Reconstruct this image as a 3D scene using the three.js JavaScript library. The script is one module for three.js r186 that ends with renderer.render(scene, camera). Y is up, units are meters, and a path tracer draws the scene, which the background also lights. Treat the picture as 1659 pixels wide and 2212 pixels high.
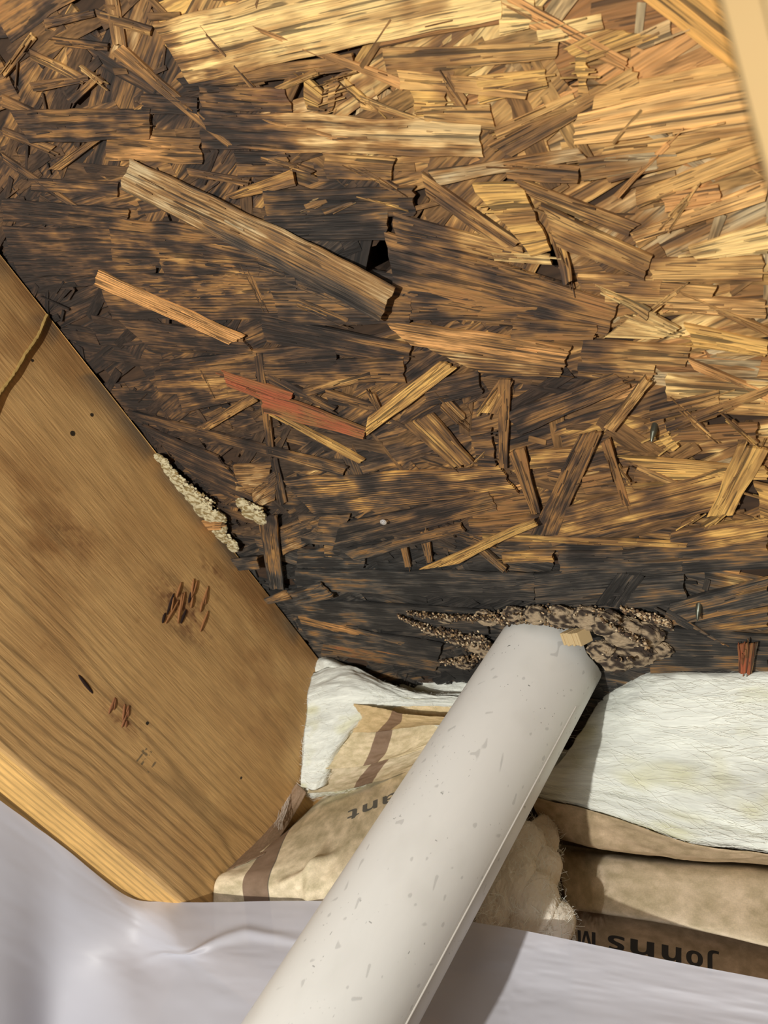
import * as THREE from 'three';
import { mergeGeometries } from 'three/addons/utils/BufferGeometryUtils.js';
import { RoundedBoxGeometry } from 'three/addons/geometries/RoundedBoxGeometry.js';

// ------------------------------------------------------------------ camera, light, exposure
const W = 1659, HT = 2212, FOCAL = 1600;
const V3 = (x, y, z) => new THREE.Vector3(x, y, z);
const scene = new THREE.Scene();
scene.background = new THREE.Color(0x0b0a09);
const EYE = V3(0, 2.15, 0);
const CY = EYE.y + 0.2475;                       // underside of the subfloor
const UPC = V3(1200, 1725, -1600).normalize();   // world up seen from the lens
const FWC = V3(1717, -2679, -1600);              // the joists' direction seen from the lens
FWC.addScaledVector(UPC, -FWC.dot(UPC)).normalize();
const RTC = FWC.clone().cross(UPC);
const toWorld = (v) => V3(RTC.dot(v), UPC.dot(v), -FWC.dot(v));
const camera = new THREE.PerspectiveCamera(2 * Math.atan(HT / 2 / FOCAL) * 180 / Math.PI, W / HT, 0.01, 20);
camera.matrixAutoUpdate = true;
{
  const m = new THREE.Matrix4().makeBasis(toWorld(V3(1, 0, 0)), toWorld(V3(0, 1, 0)), toWorld(V3(0, 0, 1)));
  camera.quaternion.setFromRotationMatrix(m);
  camera.position.copy(EYE);
}
camera.focus = 0.36;
camera.userData.fStop = 22;
scene.add(camera);

const renderer = new THREE.WebGLRenderer({ antialias: true });
renderer.toneMapping = THREE.LinearToneMapping;
renderer.toneMappingExposure = 1.0;
renderer.shadowMap.enabled = true;

function spot(name, pos, target, power, color, angle, soft) {
  const l = new THREE.SpotLight(color, power, 0, angle, 0.6, 2);
  l.name = name; l.position.copy(pos); l.target.position.copy(target);
  l.castShadow = true; l.shadow.radius = soft; l.shadow.mapSize.set(2048, 2048);
  scene.add(l); scene.add(l.target);
  return l;
}
spot('work_lamp_light', EYE.clone().add(V3(-0.13, -0.52, 0.34)), EYE.clone().add(V3(-0.22, 0.24, -0.15)), 2.45, 0xfffbf3, 1.0, 0.45);
spot('room_lamp_light', EYE.clone().add(V3(0.1, -1.3, 1.15)), EYE.clone().add(V3(-0.3, 0.2, -0.15)), 2.7, 0xfdf9f2, 0.9, 16);

// ------------------------------------------------------------------ helpers
let seedState = 7;
const rnd = () => { seedState = (seedState * 1664525 + 1013904223) >>> 0; return seedState / 4294967296; };
const rr = (a, b) => a + (b - a) * rnd();
const clamp = (x, a = 0, b = 1) => Math.min(b, Math.max(a, x));
const mix = (a, b, t) => a + (b - a) * t;
const smooth = (a, b, x) => { const t = clamp((x - a) / (b - a)); return t * t * (3 - 2 * t); };
const NT = new Float32Array(65536);
for (let i = 0; i < 65536; i++) NT[i] = rnd();
function n2(x, y) {                               // value noise 0..1
  const xi = Math.floor(x), yi = Math.floor(y);
  let fx = x - xi, fy = y - yi; fx = fx * fx * (3 - 2 * fx); fy = fy * fy * (3 - 2 * fy);
  const a = (yi & 255) << 8, b = ((yi + 1) & 255) << 8, c = xi & 255, d = (xi + 1) & 255;
  const t = NT[a | c] + (NT[a | d] - NT[a | c]) * fx, u = NT[b | c] + (NT[b | d] - NT[b | c]) * fx;
  return t + (u - t) * fy;
}
const fbm = (x, y, o = 4) => { let s = 0, a = 0.5, n = 0; for (let i = 0; i < o; i++) { s += a * n2(x, y); n += a; a *= 0.5; x = x * 2.03 + 17.3; y = y * 2.03 + 5.7; } return s / n; };
const n3 = (x, y, z) => (n2(x + z * 0.71, y + 3.1) + n2(y + x * 0.37 + 31, z + 9.2) + n2(z + y * 0.53 + 77, x + 4.4)) / 3;

const ray = (px, py) => toWorld(V3((px - W / 2) / FOCAL, -(py - HT / 2) / FOCAL, -1));
const onCeil = (px, py, drop = 0) => { const d = ray(px, py); return d.multiplyScalar((CY - drop - EYE.y) / d.y).add(EYE); };
const atZ = (px, py, z) => { const d = ray(px, py); return d.multiplyScalar(z / d.z).add(EYE); };
const atX = (px, py, x) => { const d = ray(px, py); return d.multiplyScalar(x / d.x).add(EYE); };
const CAMX = V3(RTC.x, UPC.x, -FWC.x), CAMY = V3(RTC.y, UPC.y, -FWC.y), CAMZ = V3(RTC.z, UPC.z, -FWC.z);
function stainSpot(x, z) {                        // place on the subfloor -> coordinates of the stain chart
  const p = V3(x, CY - EYE.y, z), w = -CAMZ.dot(p);
  return [W / 2 + CAMX.dot(p) / w * FOCAL, HT / 2 - CAMY.dot(p) / w * FOCAL];
}

const used = new Map();
function numbered(name) { const n = used.get(name) ?? 0; used.set(name, n + 1); return n ? name + '_' + String(n).padStart(3, '0') : name; }
const ORIGIN = new WeakMap();
function describe(o, label, category, extra = {}) { Object.assign(o.userData, { label, category }, extra); return o; }
function group(name, base = V3(0, 0, 0)) {
  const g = new THREE.Group(); g.name = numbered(name); g.position.copy(base); ORIGIN.set(g, base); scene.add(g); return g;
}
function mesh(name, geo, mat, parent = scene, label) {
  const base = parent === scene ? null : ORIGIN.get(parent);
  if (base) geo.translate(-base.x, -base.y, -base.z);
  const m = new THREE.Mesh(geo, mat);
  m.name = parent === scene ? numbered(name) : name;
  if (parent !== scene) { const k = parent.name + '>' + name, n = used.get(k) ?? 0; used.set(k, n + 1); if (n) m.name = name + '_' + String(n).padStart(3, '0'); }
  m.castShadow = m.receiveShadow = true;
  if (base) ORIGIN.set(m, base);
  if (label) m.userData.label = label;
  parent.add(m);
  return m;
}
function dataTex(w, h, data, srgb) {
  const t = new THREE.DataTexture(data, w, h, data.length / (w * h) === 1 ? THREE.RedFormat : THREE.RGBAFormat);
  t.magFilter = THREE.LinearFilter; t.minFilter = THREE.LinearMipmapLinearFilter; t.generateMipmaps = true;
  if (srgb) t.colorSpace = THREE.SRGBColorSpace;
  t.needsUpdate = true; return t;
}
function paint(w, h, f, srgb = true) {            // f(u, v, out) with v up
  const d = new Uint8Array(w * h * 4), o = [0, 0, 0];
  for (let y = 0, i = 0; y < h; y++) for (let x = 0; x < w; x++, i += 4) {
    f((x + 0.5) / w, (y + 0.5) / h, o);
    d[i] = clamp(o[0], 0, 255); d[i + 1] = clamp(o[1], 0, 255); d[i + 2] = clamp(o[2], 0, 255); d[i + 3] = 255;
  }
  return dataTex(w, h, d, srgb);
}
const std = (o) => new THREE.MeshStandardMaterial({ roughness: 0.8, ...o });

// ------------------------------------------------------------------ the room shell
{
  const wallM = std({ color: 0xb9aa92, roughness: 0.95 }), floorM = std({ color: 0x8d8880, roughness: 0.95 });
  const box = (name, x0, x1, y0, y1, z0, z1, m) => {
    const g = new THREE.BoxGeometry(x1 - x0, y1 - y0, z1 - z0); g.translate((x0 + x1) / 2, (y0 + y1) / 2, (z0 + z1) / 2);
    const o = mesh(name, g, m); o.userData.kind = 'structure'; return o;
  };
  box('floor', -1.7, 1.7, -0.1, 0, -0.6, 1.8, floorM);
  box('wall_left', -1.7, -1.6, 0, CY + 0.02, -0.6, 1.8, wallM);
  box('wall_right', 1.6, 1.7, 0, CY + 0.02, -0.6, 1.8, wallM);
  box('wall_front', -1.6, 1.6, 0, CY + 0.02, 1.7, 1.8, wallM);
  box('wall_back', -1.6, 1.6, 0, CY + 0.02, -0.6, -0.5, std({ color: 0x6b5640, roughness: 0.95 }));
}

// ------------------------------------------------------------------ subfloor: oriented strand board, strand by strand
// where the water has stained the board: x, y on the stain chart, depth of the stain
const STAIN = [
  30, 60, .45, 120, 40, .4, 230, 70, .5, 330, 60, .3, 420, 80, .12, 560, 60, .03, 700, 60, .02, 800, 60, .1, 950, 70, .18, 1080, 50, .05, 1250, 60, .06, 1450, 60, 0,
  40, 150, .6, 150, 130, .62, 260, 150, .72, 360, 150, .78, 420, 190, .5, 520, 140, .15, 620, 140, .22, 750, 130, .15, 900, 150, .15, 1100, 150, .14, 1300, 150, .08, 1500, 200, .05,
  60, 205, .95, 150, 230, .72, 280, 220, .75, 400, 215, .9, 500, 220, .68, 600, 210, .38, 700, 200, .22, 850, 220, .18, 1000, 210, .14, 1200, 230, .14, 1400, 260, .08,
  60, 290, .65, 170, 300, .62, 290, 290, .5, 420, 280, .82, 520, 290, .75, 640, 290, .55, 760, 290, .38, 900, 300, .16, 1100, 300, .16, 1300, 300, .14, 1500, 300, .08,
  50, 370, .75, 200, 370, .65, 330, 390, .5, 480, 350, .78, 560, 390, .62, 640, 380, .6, 720, 390, .7, 850, 370, .26, 1000, 370, .26, 1150, 360, .32, 1300, 380, .3, 1500, 380, .12,
  60, 430, .8, 180, 430, .75, 300, 470, .75, 420, 460, .55, 540, 440, .65, 650, 450, .82, 740, 460, .95, 860, 450, .32, 1000, 440, .22, 1120, 440, .18, 1250, 450, .32, 1400, 450, .16, 1600, 450, .1,
  60, 540, .97, 150, 530, .8, 250, 540, .66, 350, 560, .62, 440, 540, .72, 560, 560, .7, 700, 560, .85, 800, 560, .98, 900, 540, .5, 1050, 540, .34, 1150, 560, .24, 1250, 560, .32, 1400, 540, .22, 1600, 560, .15,
  100, 620, .97, 200, 620, .9, 300, 640, .75, 420, 620, .6, 520, 610, .52, 640, 620, .78, 760, 650, .85, 900, 640, .64, 1050, 640, .52, 1200, 650, .46, 1350, 660, .34, 1500, 640, .15,
  180, 710, .98, 300, 720, .95, 420, 740, .9, 540, 720, .76, 620, 700, .7, 760, 720, .8, 850, 730, .38, 950, 720, .46, 1100, 720, .4, 1250, 740, .26, 1400, 720, .1, 1600, 760, .06,
  250, 800, .85, 330, 800, .8, 420, 800, .6, 520, 780, .8, 640, 760, .92, 720, 800, .7, 850, 800, .8, 950, 800, .85, 1050, 810, .54, 1200, 820, .64, 1300, 820, .54, 1400, 830, .25, 1550, 850, .1,
  330, 900, .8, 430, 880, .55, 520, 880, .65, 640, 890, .66, 760, 870, .56, 870, 880, .7, 980, 890, .76, 1080, 880, .7, 1200, 900, .64, 1300, 900, .54, 1400, 890, .42, 1520, 900, .26, 1630, 900, .2,
  400, 960, .9, 520, 950, .8, 640, 960, .75, 760, 970, .7, 900, 960, .64, 1020, 980, .7, 1150, 980, .44, 1250, 960, .54, 1350, 980, .38, 1500, 970, .3, 1600, 980, .2,
  450, 1050, .85, 560, 1040, .62, 650, 1060, .52, 760, 1060, .52, 900, 1070, .62, 1030, 1060, .5, 1130, 1060, .55, 1250, 1060, .44, 1400, 1060, .3, 1550, 1060, .15,
  560, 1130, .7, 680, 1140, .7, 780, 1130, .8, 900, 1120, .85, 1030, 1130, .5, 1200, 1120, .42, 1350, 1120, .26, 1500, 1120, .3, 1620, 1130, .32,
  620, 1200, .7, 740, 1210, .7, 860, 1210, .8, 1000, 1200, .66, 1150, 1190, .7, 1300, 1210, .8, 1450, 1200, .7, 1600, 1200, .52,
  560, 1260, .85, 650, 1280, .85, 780, 1270, .9, 900, 1270, .9, 1050, 1270, .95, 1200, 1270, .95, 1330, 1280, .9, 1450, 1280, .8, 1600, 1290, .58,
  680, 1340, .68, 780, 1350, .78, 880, 1340, .88, 1000, 1320, .85, 1200, 1310, .85, 1400, 1330, .78, 1500, 1360, .78, 1620, 1380, .62,
  760, 1390, .75, 900, 1400, .82, 1500, 1420, .72, 1640, 1420, .62];
const SG = 25, SW = 84, SH = 78, SX0 = -200, SY0 = -250, stainGrid = new Float32Array(SW * SH);
for (let j = 0; j < SH; j++) for (let i = 0; i < SW; i++) {
  const x = SX0 + i * SG, y = SY0 + j * SG; let s = 0, w = 1e-9;
  for (let k = 0; k < STAIN.length; k += 3) { const e = Math.exp(-((x - STAIN[k]) ** 2 + (y - STAIN[k + 1]) ** 2) / 4600) + 1e-7 / (1 + ((x - STAIN[k]) ** 2 + (y - STAIN[k + 1]) ** 2) / 1e4); s += e * STAIN[k + 2]; w += e; }
  stainGrid[j * SW + i] = s / w;
}
function stainAt(px, py) {
  const x = clamp((px - SX0) / SG, 0, SW - 1.01), y = clamp((py - SY0) / SG, 0, SH - 1.01), i = x | 0, j = y | 0, fx = x - i, fy = y - j, k = j * SW + i;
  return mix(mix(stainGrid[k], stainGrid[k + 1], fx), mix(stainGrid[k + SW], stainGrid[k + SW + 1], fx), fy);
}
const greyness = (px, py) => .05 + smooth(1120, 1240, py) * 0.8 + 0.5 * Math.exp(-((px - 700) ** 2 + (py - 560) ** 2) / 2e4) + 0.5 * Math.exp(-((px - 720) ** 2 + (py - 1100) ** 2) / 3e4);
const RAMP = [[0, 0, 0], [140, 102, 58], [102, 74, 47], [66, 49, 37], [44, 35, 29]];
function stained(base, d, gr, o) {
  d = clamp(d);
  const p = d < 0.35 ? [base, RAMP[1], d / 0.35] : d < 0.6 ? [RAMP[1], RAMP[2], (d - 0.35) / 0.25] : d < 0.82 ? [RAMP[2], RAMP[3], (d - 0.6) / 0.22] : [RAMP[3], RAMP[4], (d - 0.82) / 0.18];
  const s = p[2];
  for (let c = 0; c < 3; c++) o[c] = mix(p[0][c], p[1][c], s);
  const l = (o[0] * 0.4 + o[1] * 0.45 + o[2] * 0.15) * 0.98, g = clamp(gr) * smooth(0.25, 0.8, d);
  o[0] = mix(o[0], l, g); o[1] = mix(o[1], l * 0.98, g); o[2] = mix(o[2], l * 0.93, g);
}
const TONE = {
  lt: [228, 194, 128], tan: [198, 156, 94], or: [206, 152, 92], gold: [212, 168, 94], red: [158, 84, 52], grey: [188, 166, 126], ridge: [208, 176, 122],
  umber: [142, 100, 58], dk: [92, 64, 44], char: [72, 64, 56], stripe: [218, 172, 108], board: [208, 158, 86], pale: [202, 170, 120],
};
// strands: four corners on the stain chart (two along one long edge, two back along the other)
const strands = [];
function S(x0, y0, x1, y1, x2, y2, x3, y3, tone = 'tan', o = {}) {
  strands.push({ hand: true, tone, k: 1, off: 0, ...o, q: [[x0, y0], [x1, y1], [x2, y2], [x3, y3]].map(([x, y]) => { const p = onCeil(x, y); return [p.x, p.z]; }) });
}
const clean = (k, more) => ({ k, ...more });
// upper edge of the view
S(320, 50, 1080, -140, 1088, 40, 400, 182, 'lt', clean(.5));
S(375, 172, 760, 118, 770, 152, 400, 200, 'tan', { off: .12 });
S(790, 62, 1060, -8, 1084, 52, 800, 108, 'umber', { k: .4 });
S(1060, -20, 1160, 0, 1150, 62, 1072, 78, 'lt', clean(.2));
S(1070, -30, 1366, 132, 1350, 158, 1120, 52, 'or', clean(.5));
S(820, 108, 1210, 90, 1205, 128, 830, 165, 'tan', { off: .08 });
S(850, 150, 1150, 178, 1140, 215, 860, 190, 'tan');
S(1150, 60, 1300, 30, 1310, 70, 1160, 100, 'lt');
S(1210, 110, 1320, 60, 1440, 75, 1250, 140, 'gold');
S(1340, 90, 1450, 40, 1460, 80, 1380, 110, 'pale', clean(.4));
S(1330, -50, 1690, 232, 1780, 60, 1480, -220, 'board', clean(.1, { bands: 3.2, label: 'wide pale strand with even parallel grain bands' }));
S(1235, 250, 1650, 158, 1650, 268, 1225, 318, 'stripe', clean(.6, { bands: 2.6 }));
S(1280, 190, 1600, 130, 1610, 175, 1270, 240, 'tan');
S(1300, 320, 1640, 270, 1640, 305, 1290, 350, 'tan', { off: .06 });
S(1045, 318, 1374, 143, 1392, 176, 1100, 342, 'tan', { off: .1 });
S(538, 55, 888, 178, 872, 198, 560, 72, 'or', { k: .8, off: .05 });
S(448, 75, 548, 190, 540, 194, 455, 92, 'tan', { off: .1 });
S(222, -20, 242, 104, 270, 108, 250, -20, 'pale', clean(.5));
S(640, 150, 700, 205, 690, 245, 655, 240, 'gold', clean(.7));
S(735, 165, 812, 232, 800, 240, 745, 200, 'gold', clean(.3));
S(590, 190, 680, 150, 690, 165, 600, 200, 'tan');
S(700, 175, 740, 160, 720, 240, 700, 245, 'tan');
S(770, 205, 900, 255, 880, 262, 775, 235, 'tan');
S(870, 150, 985, 160, 960, 250, 890, 255, 'gold', { off: .08 });
S(960, 150, 1010, 220, 1000, 260, 960, 200, 'tan', { off: .12 });
S(1020, 170, 1180, 150, 1190, 190, 1030, 230, 'gold');
S(1230, 130, 1280, 125, 1275, 205, 1240, 205, 'gold', clean(.6));
S(905, 232, 1062, 224, 1076, 288, 910, 262, 'tan', { off: .03 });
S(1060, 280, 1240, 200, 1250, 225, 1070, 305, 'tan');
// upper left tangle
S(0, 158, 62, 70, 78, 84, 8, 170, 'tan', clean(.5));
S(60, 106, 186, 168, 180, 186, 62, 128, 'tan', clean(.7));
S(0, 205, 92, 248, 84, 262, 0, 232, 'dk', clean(.7));
S(0, 275, 118, 318, 104, 334, 0, 292, 'tan', clean(.75));
S(170, 140, 226, 178, 214, 186, 172, 156, 'lt', clean(.3));
S(60, 180, 190, 160, 192, 178, 70, 200, 'tan', clean(.8));
S(140, 215, 200, 165, 212, 174, 158, 226, 'tan', clean(.8));
S(0, 330, 170, 448, 160, 456, 4, 352, 'tan', { off: .02 });
S(200, 20, 330, 60, 325, 80, 210, 45, 'tan');
S(90, 40, 200, 20, 205, 36, 95, 62, 'umber');
S(110, 80, 235, 95, 232, 112, 115, 100, 'umber');
S(0, 430, 280, 452, 280, 500, 0, 478, 'umber', { off: .05 });
S(60, 385, 260, 395, 258, 425, 64, 412, 'tan', { off: .0 });
S(0, 520, 240, 505, 250, 560, 20, 575, 'dk', { off: .02 });
S(100, 368, 304, 224, 318, 229, 128, 369, 'tan', clean(.45));
S(226, 285, 436, 298, 442, 354, 222, 344, 'or', clean(.6));
S(300, 205, 430, 215, 430, 250, 300, 245, 'dk', { off: .15 });
S(420, 185, 620, 195, 640, 245, 430, 240, 'dk', { off: .1 });
S(420, 238, 1044, 264, 1052, 343, 430, 322, 'ridge', clean(.95, { bands: 3.4, relief: 2.2 }));
S(552, 256, 735, 292, 750, 311, 640, 289, 'or', clean(.15));
S(236, 114, 495, 322, 506, 313, 258, 94, 'or', clean(.42));
// middle
S(500, 330, 620, 330, 640, 380, 510, 385, 'dk');
S(560, 330, 680, 372, 665, 380, 560, 345, 'tan', { k: .7 });
S(690, 330, 860, 345, 850, 390, 700, 385, 'tan', clean(.8));
S(745, 340, 885, 420, 870, 425, 750, 365, 'tan', { k: .9 });
S(400, 365, 540, 388, 536, 402, 405, 382, 'or', clean(.6));
S(482, 424, 634, 366, 643, 402, 500, 432, 'gold', clean(.55));
S(560, 410, 900, 405, 900, 470, 570, 480, 'char', { off: .12 });
S(560, 470, 840, 455, 845, 520, 580, 520, 'char', { off: .1 });
S(775, 420, 880, 450, 884, 462, 790, 438, 'gold', clean(.3));
S(650, 436, 700, 420, 712, 440, 660, 462, 'pale', clean(.35));
S(690, 450, 760, 430, 765, 445, 700, 468, 'grey', clean(.6));
S(920, 372, 1254, 320, 1270, 342, 944, 400, 'grey', clean(.8));
S(1080, 345, 1260, 360, 1250, 400, 1090, 385, 'umber', { k: .8 });
S(1240, 345, 1420, 330, 1430, 365, 1250, 395, 'grey', clean(.8));
S(1300, 360, 1660, 275, 1660, 310, 1310, 400, 'tan', { off: .03 });
S(1370, 418, 1660, 300, 1660, 342, 1372, 452, 'tan');
S(1420, 420, 1560, 400, 1560, 440, 1430, 460, 'or', clean(.8));
S(1355, 505, 1660, 392, 1660, 432, 1368, 527, 'stripe', clean(.8, { bands: 2 }));
S(1480, 535, 1670, 484, 1670, 545, 1500, 566, 'lt', clean(.3));
S(1390, 560, 1660, 550, 1660, 610, 1400, 610, 'tan', { off: .08 });
S(1300, 600, 1560, 620, 1540, 660, 1300, 650, 'tan');
S(1324, 423, 1440, 307, 1449, 315, 1334, 430, 'or', clean(.1));
S(1440, 470, 1505, 395, 1515, 405, 1460, 478, 'tan', { off: .04 });
S(840, 456, 1130, 536, 1140, 572, 850, 512, 'tan', { off: .05 });
S(905, 372, 1135, 528, 1096, 548, 918, 424, 'tan', { off: .06 });
S(1010, 396, 1130, 392, 1200, 540, 1140, 552, 'gold', clean(.6, { drop: .6 }));
S(1160, 432, 1424, 558, 1398, 606, 1196, 524, 'tan', { off: .04, drop: .8 });
S(1088, 374, 1388, 490, 1360, 512, 1150, 432, 'tan', { off: .14 });
S(1060, 545, 1190, 552, 1195, 572, 1065, 562, 'lt', clean(.5));
S(1183, 498, 1222, 614, 1240, 606, 1216, 520, 'gold', { k: .9, off: .1, lift: 3 });
S(826, 500, 1345, 656, 1318, 726, 842, 646, 'umber', { off: .08 });
S(850, 512, 1060, 560, 1230, 618, 860, 560, 'tan', { off: .16 });
S(860, 620, 1180, 640, 1160, 700, 870, 690, 'umber', { off: .14 });
S(1240, 590, 1440, 600, 1430, 640, 1250, 625, 'tan', { off: .02 });
S(1280, 612, 1412, 664, 1400, 692, 1300, 632, 'lt', clean(.4, { lift: 1.5 }));
S(1388, 662, 1474, 712, 1440, 732, 1300, 728, 'lt', clean(.4, { drop: .5 }));
S(1400, 668, 1456, 622, 1466, 634, 1412, 674, 'tan', clean(.8));
S(1465, 628, 1668, 712, 1668, 732, 1474, 642, 'tan', { off: .08 });
S(1440, 640, 1660, 650, 1660, 690, 1450, 680, 'stripe', clean(.7));
S(1470, 700, 1668, 740, 1660, 775, 1490, 750, 'gold', clean(.5));
S(1480, 772, 1668, 852, 1668, 874, 1494, 796, 'or', clean(.4));
S(1428, 812, 1664, 828, 1664, 884, 1432, 868, 'lt', clean(.5));
S(1250, 735, 1500, 745, 1490, 790, 1250, 780, 'tan', { off: .08 });
S(1240, 780, 1420, 790, 1410, 830, 1240, 820, 'tan', { off: .12 });
S(1500, 855, 1668, 868, 1668, 900, 1500, 890, 'tan');
// big weathered strand and neighbours
S(0, 490, 330, 500, 340, 590, 40, 600, 'umber', { off: -.06 });
S(230, 470, 560, 500, 560, 585, 240, 575, 'umber', { off: -.05 });
S(200, 585, 620, 600, 640, 690, 240, 690, 'umber', { off: -.05 });
S(420, 500, 660, 560, 650, 620, 440, 580, 'tan', { off: -.02 });
S(250, 690, 520, 720, 560, 770, 330, 760, 'dk', { off: -.05 });
S(20, 240, 330, 235, 330, 300, 60, 310, 'umber', { off: -.04 });
S(470, 524, 842, 668, 830, 694, 600, 606, 'char', { k: .8, relief: 1.5 });
S(284, 338, 868, 612, 838, 690, 258, 402, 'grey', clean(.22, { grad: .55, off: .06, relief: 2, drop: 2, lift: 3, label: 'long weathered grey strand lifting off the board' }));
S(340, 545, 560, 560, 570, 610, 350, 600, 'tan', { k: .95 });
S(300, 600, 640, 585, 650, 640, 320, 650, 'tan', { k: .95, off: -.05 });
S(580, 620, 900, 640, 890, 700, 600, 700, 'dk', { k: .9 });
S(212, 580, 534, 727, 500, 744, 199, 612, 'or', clean(.1, { bands: 1.4, drop: .9, label: 'clean orange tan strand on dark rotten wood' }));
S(528, 590, 560, 656, 573, 650, 546, 585, 'umber', { k: .7 });
S(340, 780, 720, 740, 740, 800, 350, 830, 'char', { k: .95 });
S(560, 680, 900, 745, 880, 790, 570, 740, 'umber', { off: .1 });
S(640, 640, 760, 690, 740, 705, 640, 660, 'tan', clean(.55));
S(812, 684, 1246, 752, 1224, 792, 880, 742, 'or', clean(.3));
S(896, 742, 1222, 784, 1216, 814, 1040, 808, 'ridge', clean(.55, { bands: 2.4, relief: 1.8 }));
S(1100, 690, 1300, 700, 1290, 735, 1100, 730, 'umber', { off: .04 });
S(330, 800, 560, 790, 560, 850, 340, 850, 'tan', { k: .9 });
S(380, 850, 560, 820, 560, 860, 390, 890, 'tan', { k: .9 });
S(560, 790, 880, 770, 880, 830, 570, 830, 'dk', { off: .05 });
S(572, 800, 730, 880, 720, 892, 580, 826, 'umber', { k: .9 });
S(640, 845, 800, 800, 806, 816, 650, 862, 'tan', { k: .9 });
S(700, 840, 820, 875, 815, 890, 705, 870, 'umber');
S(477, 798, 640, 850, 626, 888, 490, 832, 'red', clean(.1, { drop: .6, label: 'brick red stained strand' }));
S(556, 838, 802, 926, 790, 946, 568, 888, 'red', clean(.1, { drop: .7, label: 'brick red stained strand' }));
S(414, 930, 544, 850, 560, 864, 430, 940, 'tan', clean(.55));
S(430, 800, 455, 850, 465, 848, 445, 795, 'umber', { k: .8 });
S(560, 868, 792, 994, 776, 1003, 574, 890, 'gold', clean(.2));
S(284, 888, 756, 1008, 746, 1030, 298, 908, 'grey', clean(.85));
S(300, 915, 470, 985, 590, 1120, 440, 1050, 'dk', { off: .05, k: .9 });
S(550, 765, 578, 982, 593, 979, 567, 762, 'umber', { k: .9 });
S(583, 985, 600, 1092, 620, 1088, 598, 984, 'dk', { k: .8 });
S(500, 1005, 590, 1000, 580, 1060, 510, 1070, 'pale', clean(.5, { relief: 3 }));
S(540, 1060, 600, 1010, 596, 1080, 550, 1100, 'grey', clean(.6, { relief: 2 }));
// centre right
S(870, 910, 984, 1014, 1030, 1000, 930, 888, 'gold', clean(.5, { drop: .5 }));
S(1018, 1002, 1046, 974, 1054, 980, 1030, 1008, 'tan', clean(.5));
S(905, 830, 1040, 800, 1050, 850, 920, 880, 'char', { off: .1 });
S(960, 850, 1010, 900, 990, 925, 945, 880, 'tan', clean(.7));
S(1028, 892, 1084, 814, 1112, 820, 1076, 896, 'gold', clean(.45));
S(1076, 818, 1079, 1012, 1096, 1012, 1104, 814, 'umber', { k: 1 });
S(790, 850, 820, 900, 830, 896, 808, 846, 'tan', { k: .8 });
S(794, 902, 956, 776, 992, 790, 788, 944, 'gold', clean(.08, { drop: .8, label: 'bright clean golden strand among brown ones' }));
S(1090, 892, 1332, 802, 1374, 832, 1120, 940, 'umber', { off: .1 });
S(1010, 930, 1070, 920, 1075, 1010, 1030, 1005, 'dk');
S(1146, 1156, 1254, 934, 1304, 926, 1204, 1158, 'umber', { off: .04, drop: .4 });
S(1304, 922, 1394, 806, 1412, 820, 1326, 932, 'tan', clean(.5, { drop: 1 }));
S(1298, 952, 1344, 1088, 1363, 1092, 1318, 942, 'umber', { k: .7, drop: .5 });
S(1335, 1000, 1366, 1046, 1360, 1052, 1332, 1020, 'gold', clean(.3));
S(1100, 972, 1152, 1110, 1170, 1106, 1132, 960, 'umber', clean(.7, { drop: .8 }));
S(1140, 975, 1280, 960, 1280, 1000, 1140, 1010, 'gold', clean(.7));
S(1250, 1030, 1360, 1010, 1360, 1060, 1260, 1070, 'umber');
S(1330, 984, 1668, 1008, 1668, 1034, 1440, 1032, 'gold', clean(.3));
S(1380, 1000, 1470, 1040, 1460, 1050, 1370, 1015, 'tan');
S(1400, 880, 1560, 840, 1560, 870, 1400, 910, 'tan');
S(1420, 920, 1668, 830, 1668, 850, 1440, 940, 'tan', { off: .05 });
S(1380, 920, 1440, 900, 1470, 960, 1450, 975, 'gold', clean(.4));
S(1440, 925, 1640, 915, 1640, 945, 1450, 955, 'umber', { k: .8 });
S(1340, 1048, 1470, 1040, 1480, 1050, 1345, 1062, 'gold', clean(.4));
S(1170, 1108, 1600, 1000, 1610, 1085, 1192, 1182, 'gold', { k: 1, off: .02 });
S(1524, 1118, 1600, 953, 1662, 962, 1580, 1112, 'gold', clean(.2, { drop: .4 }));
S(1470, 870, 1540, 940, 1530, 950, 1462, 880, 'tan', clean(.5));
S(1580, 905, 1640, 955, 1630, 962, 1572, 915, 'gold', clean(.5));
S(1620, 1040, 1700, 1060, 1690, 1150, 1640, 1130, 'gold', clean(.6));
S(1470, 1130, 1510, 1108, 1516, 1116, 1480, 1136, 'gold', clean(.3));
S(1510, 1138, 1566, 1100, 1572, 1108, 1530, 1140, 'gold', clean(.2));
S(1440, 1150, 1668, 1112, 1668, 1160, 1450, 1196, 'gold', { off: .02 });
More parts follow.
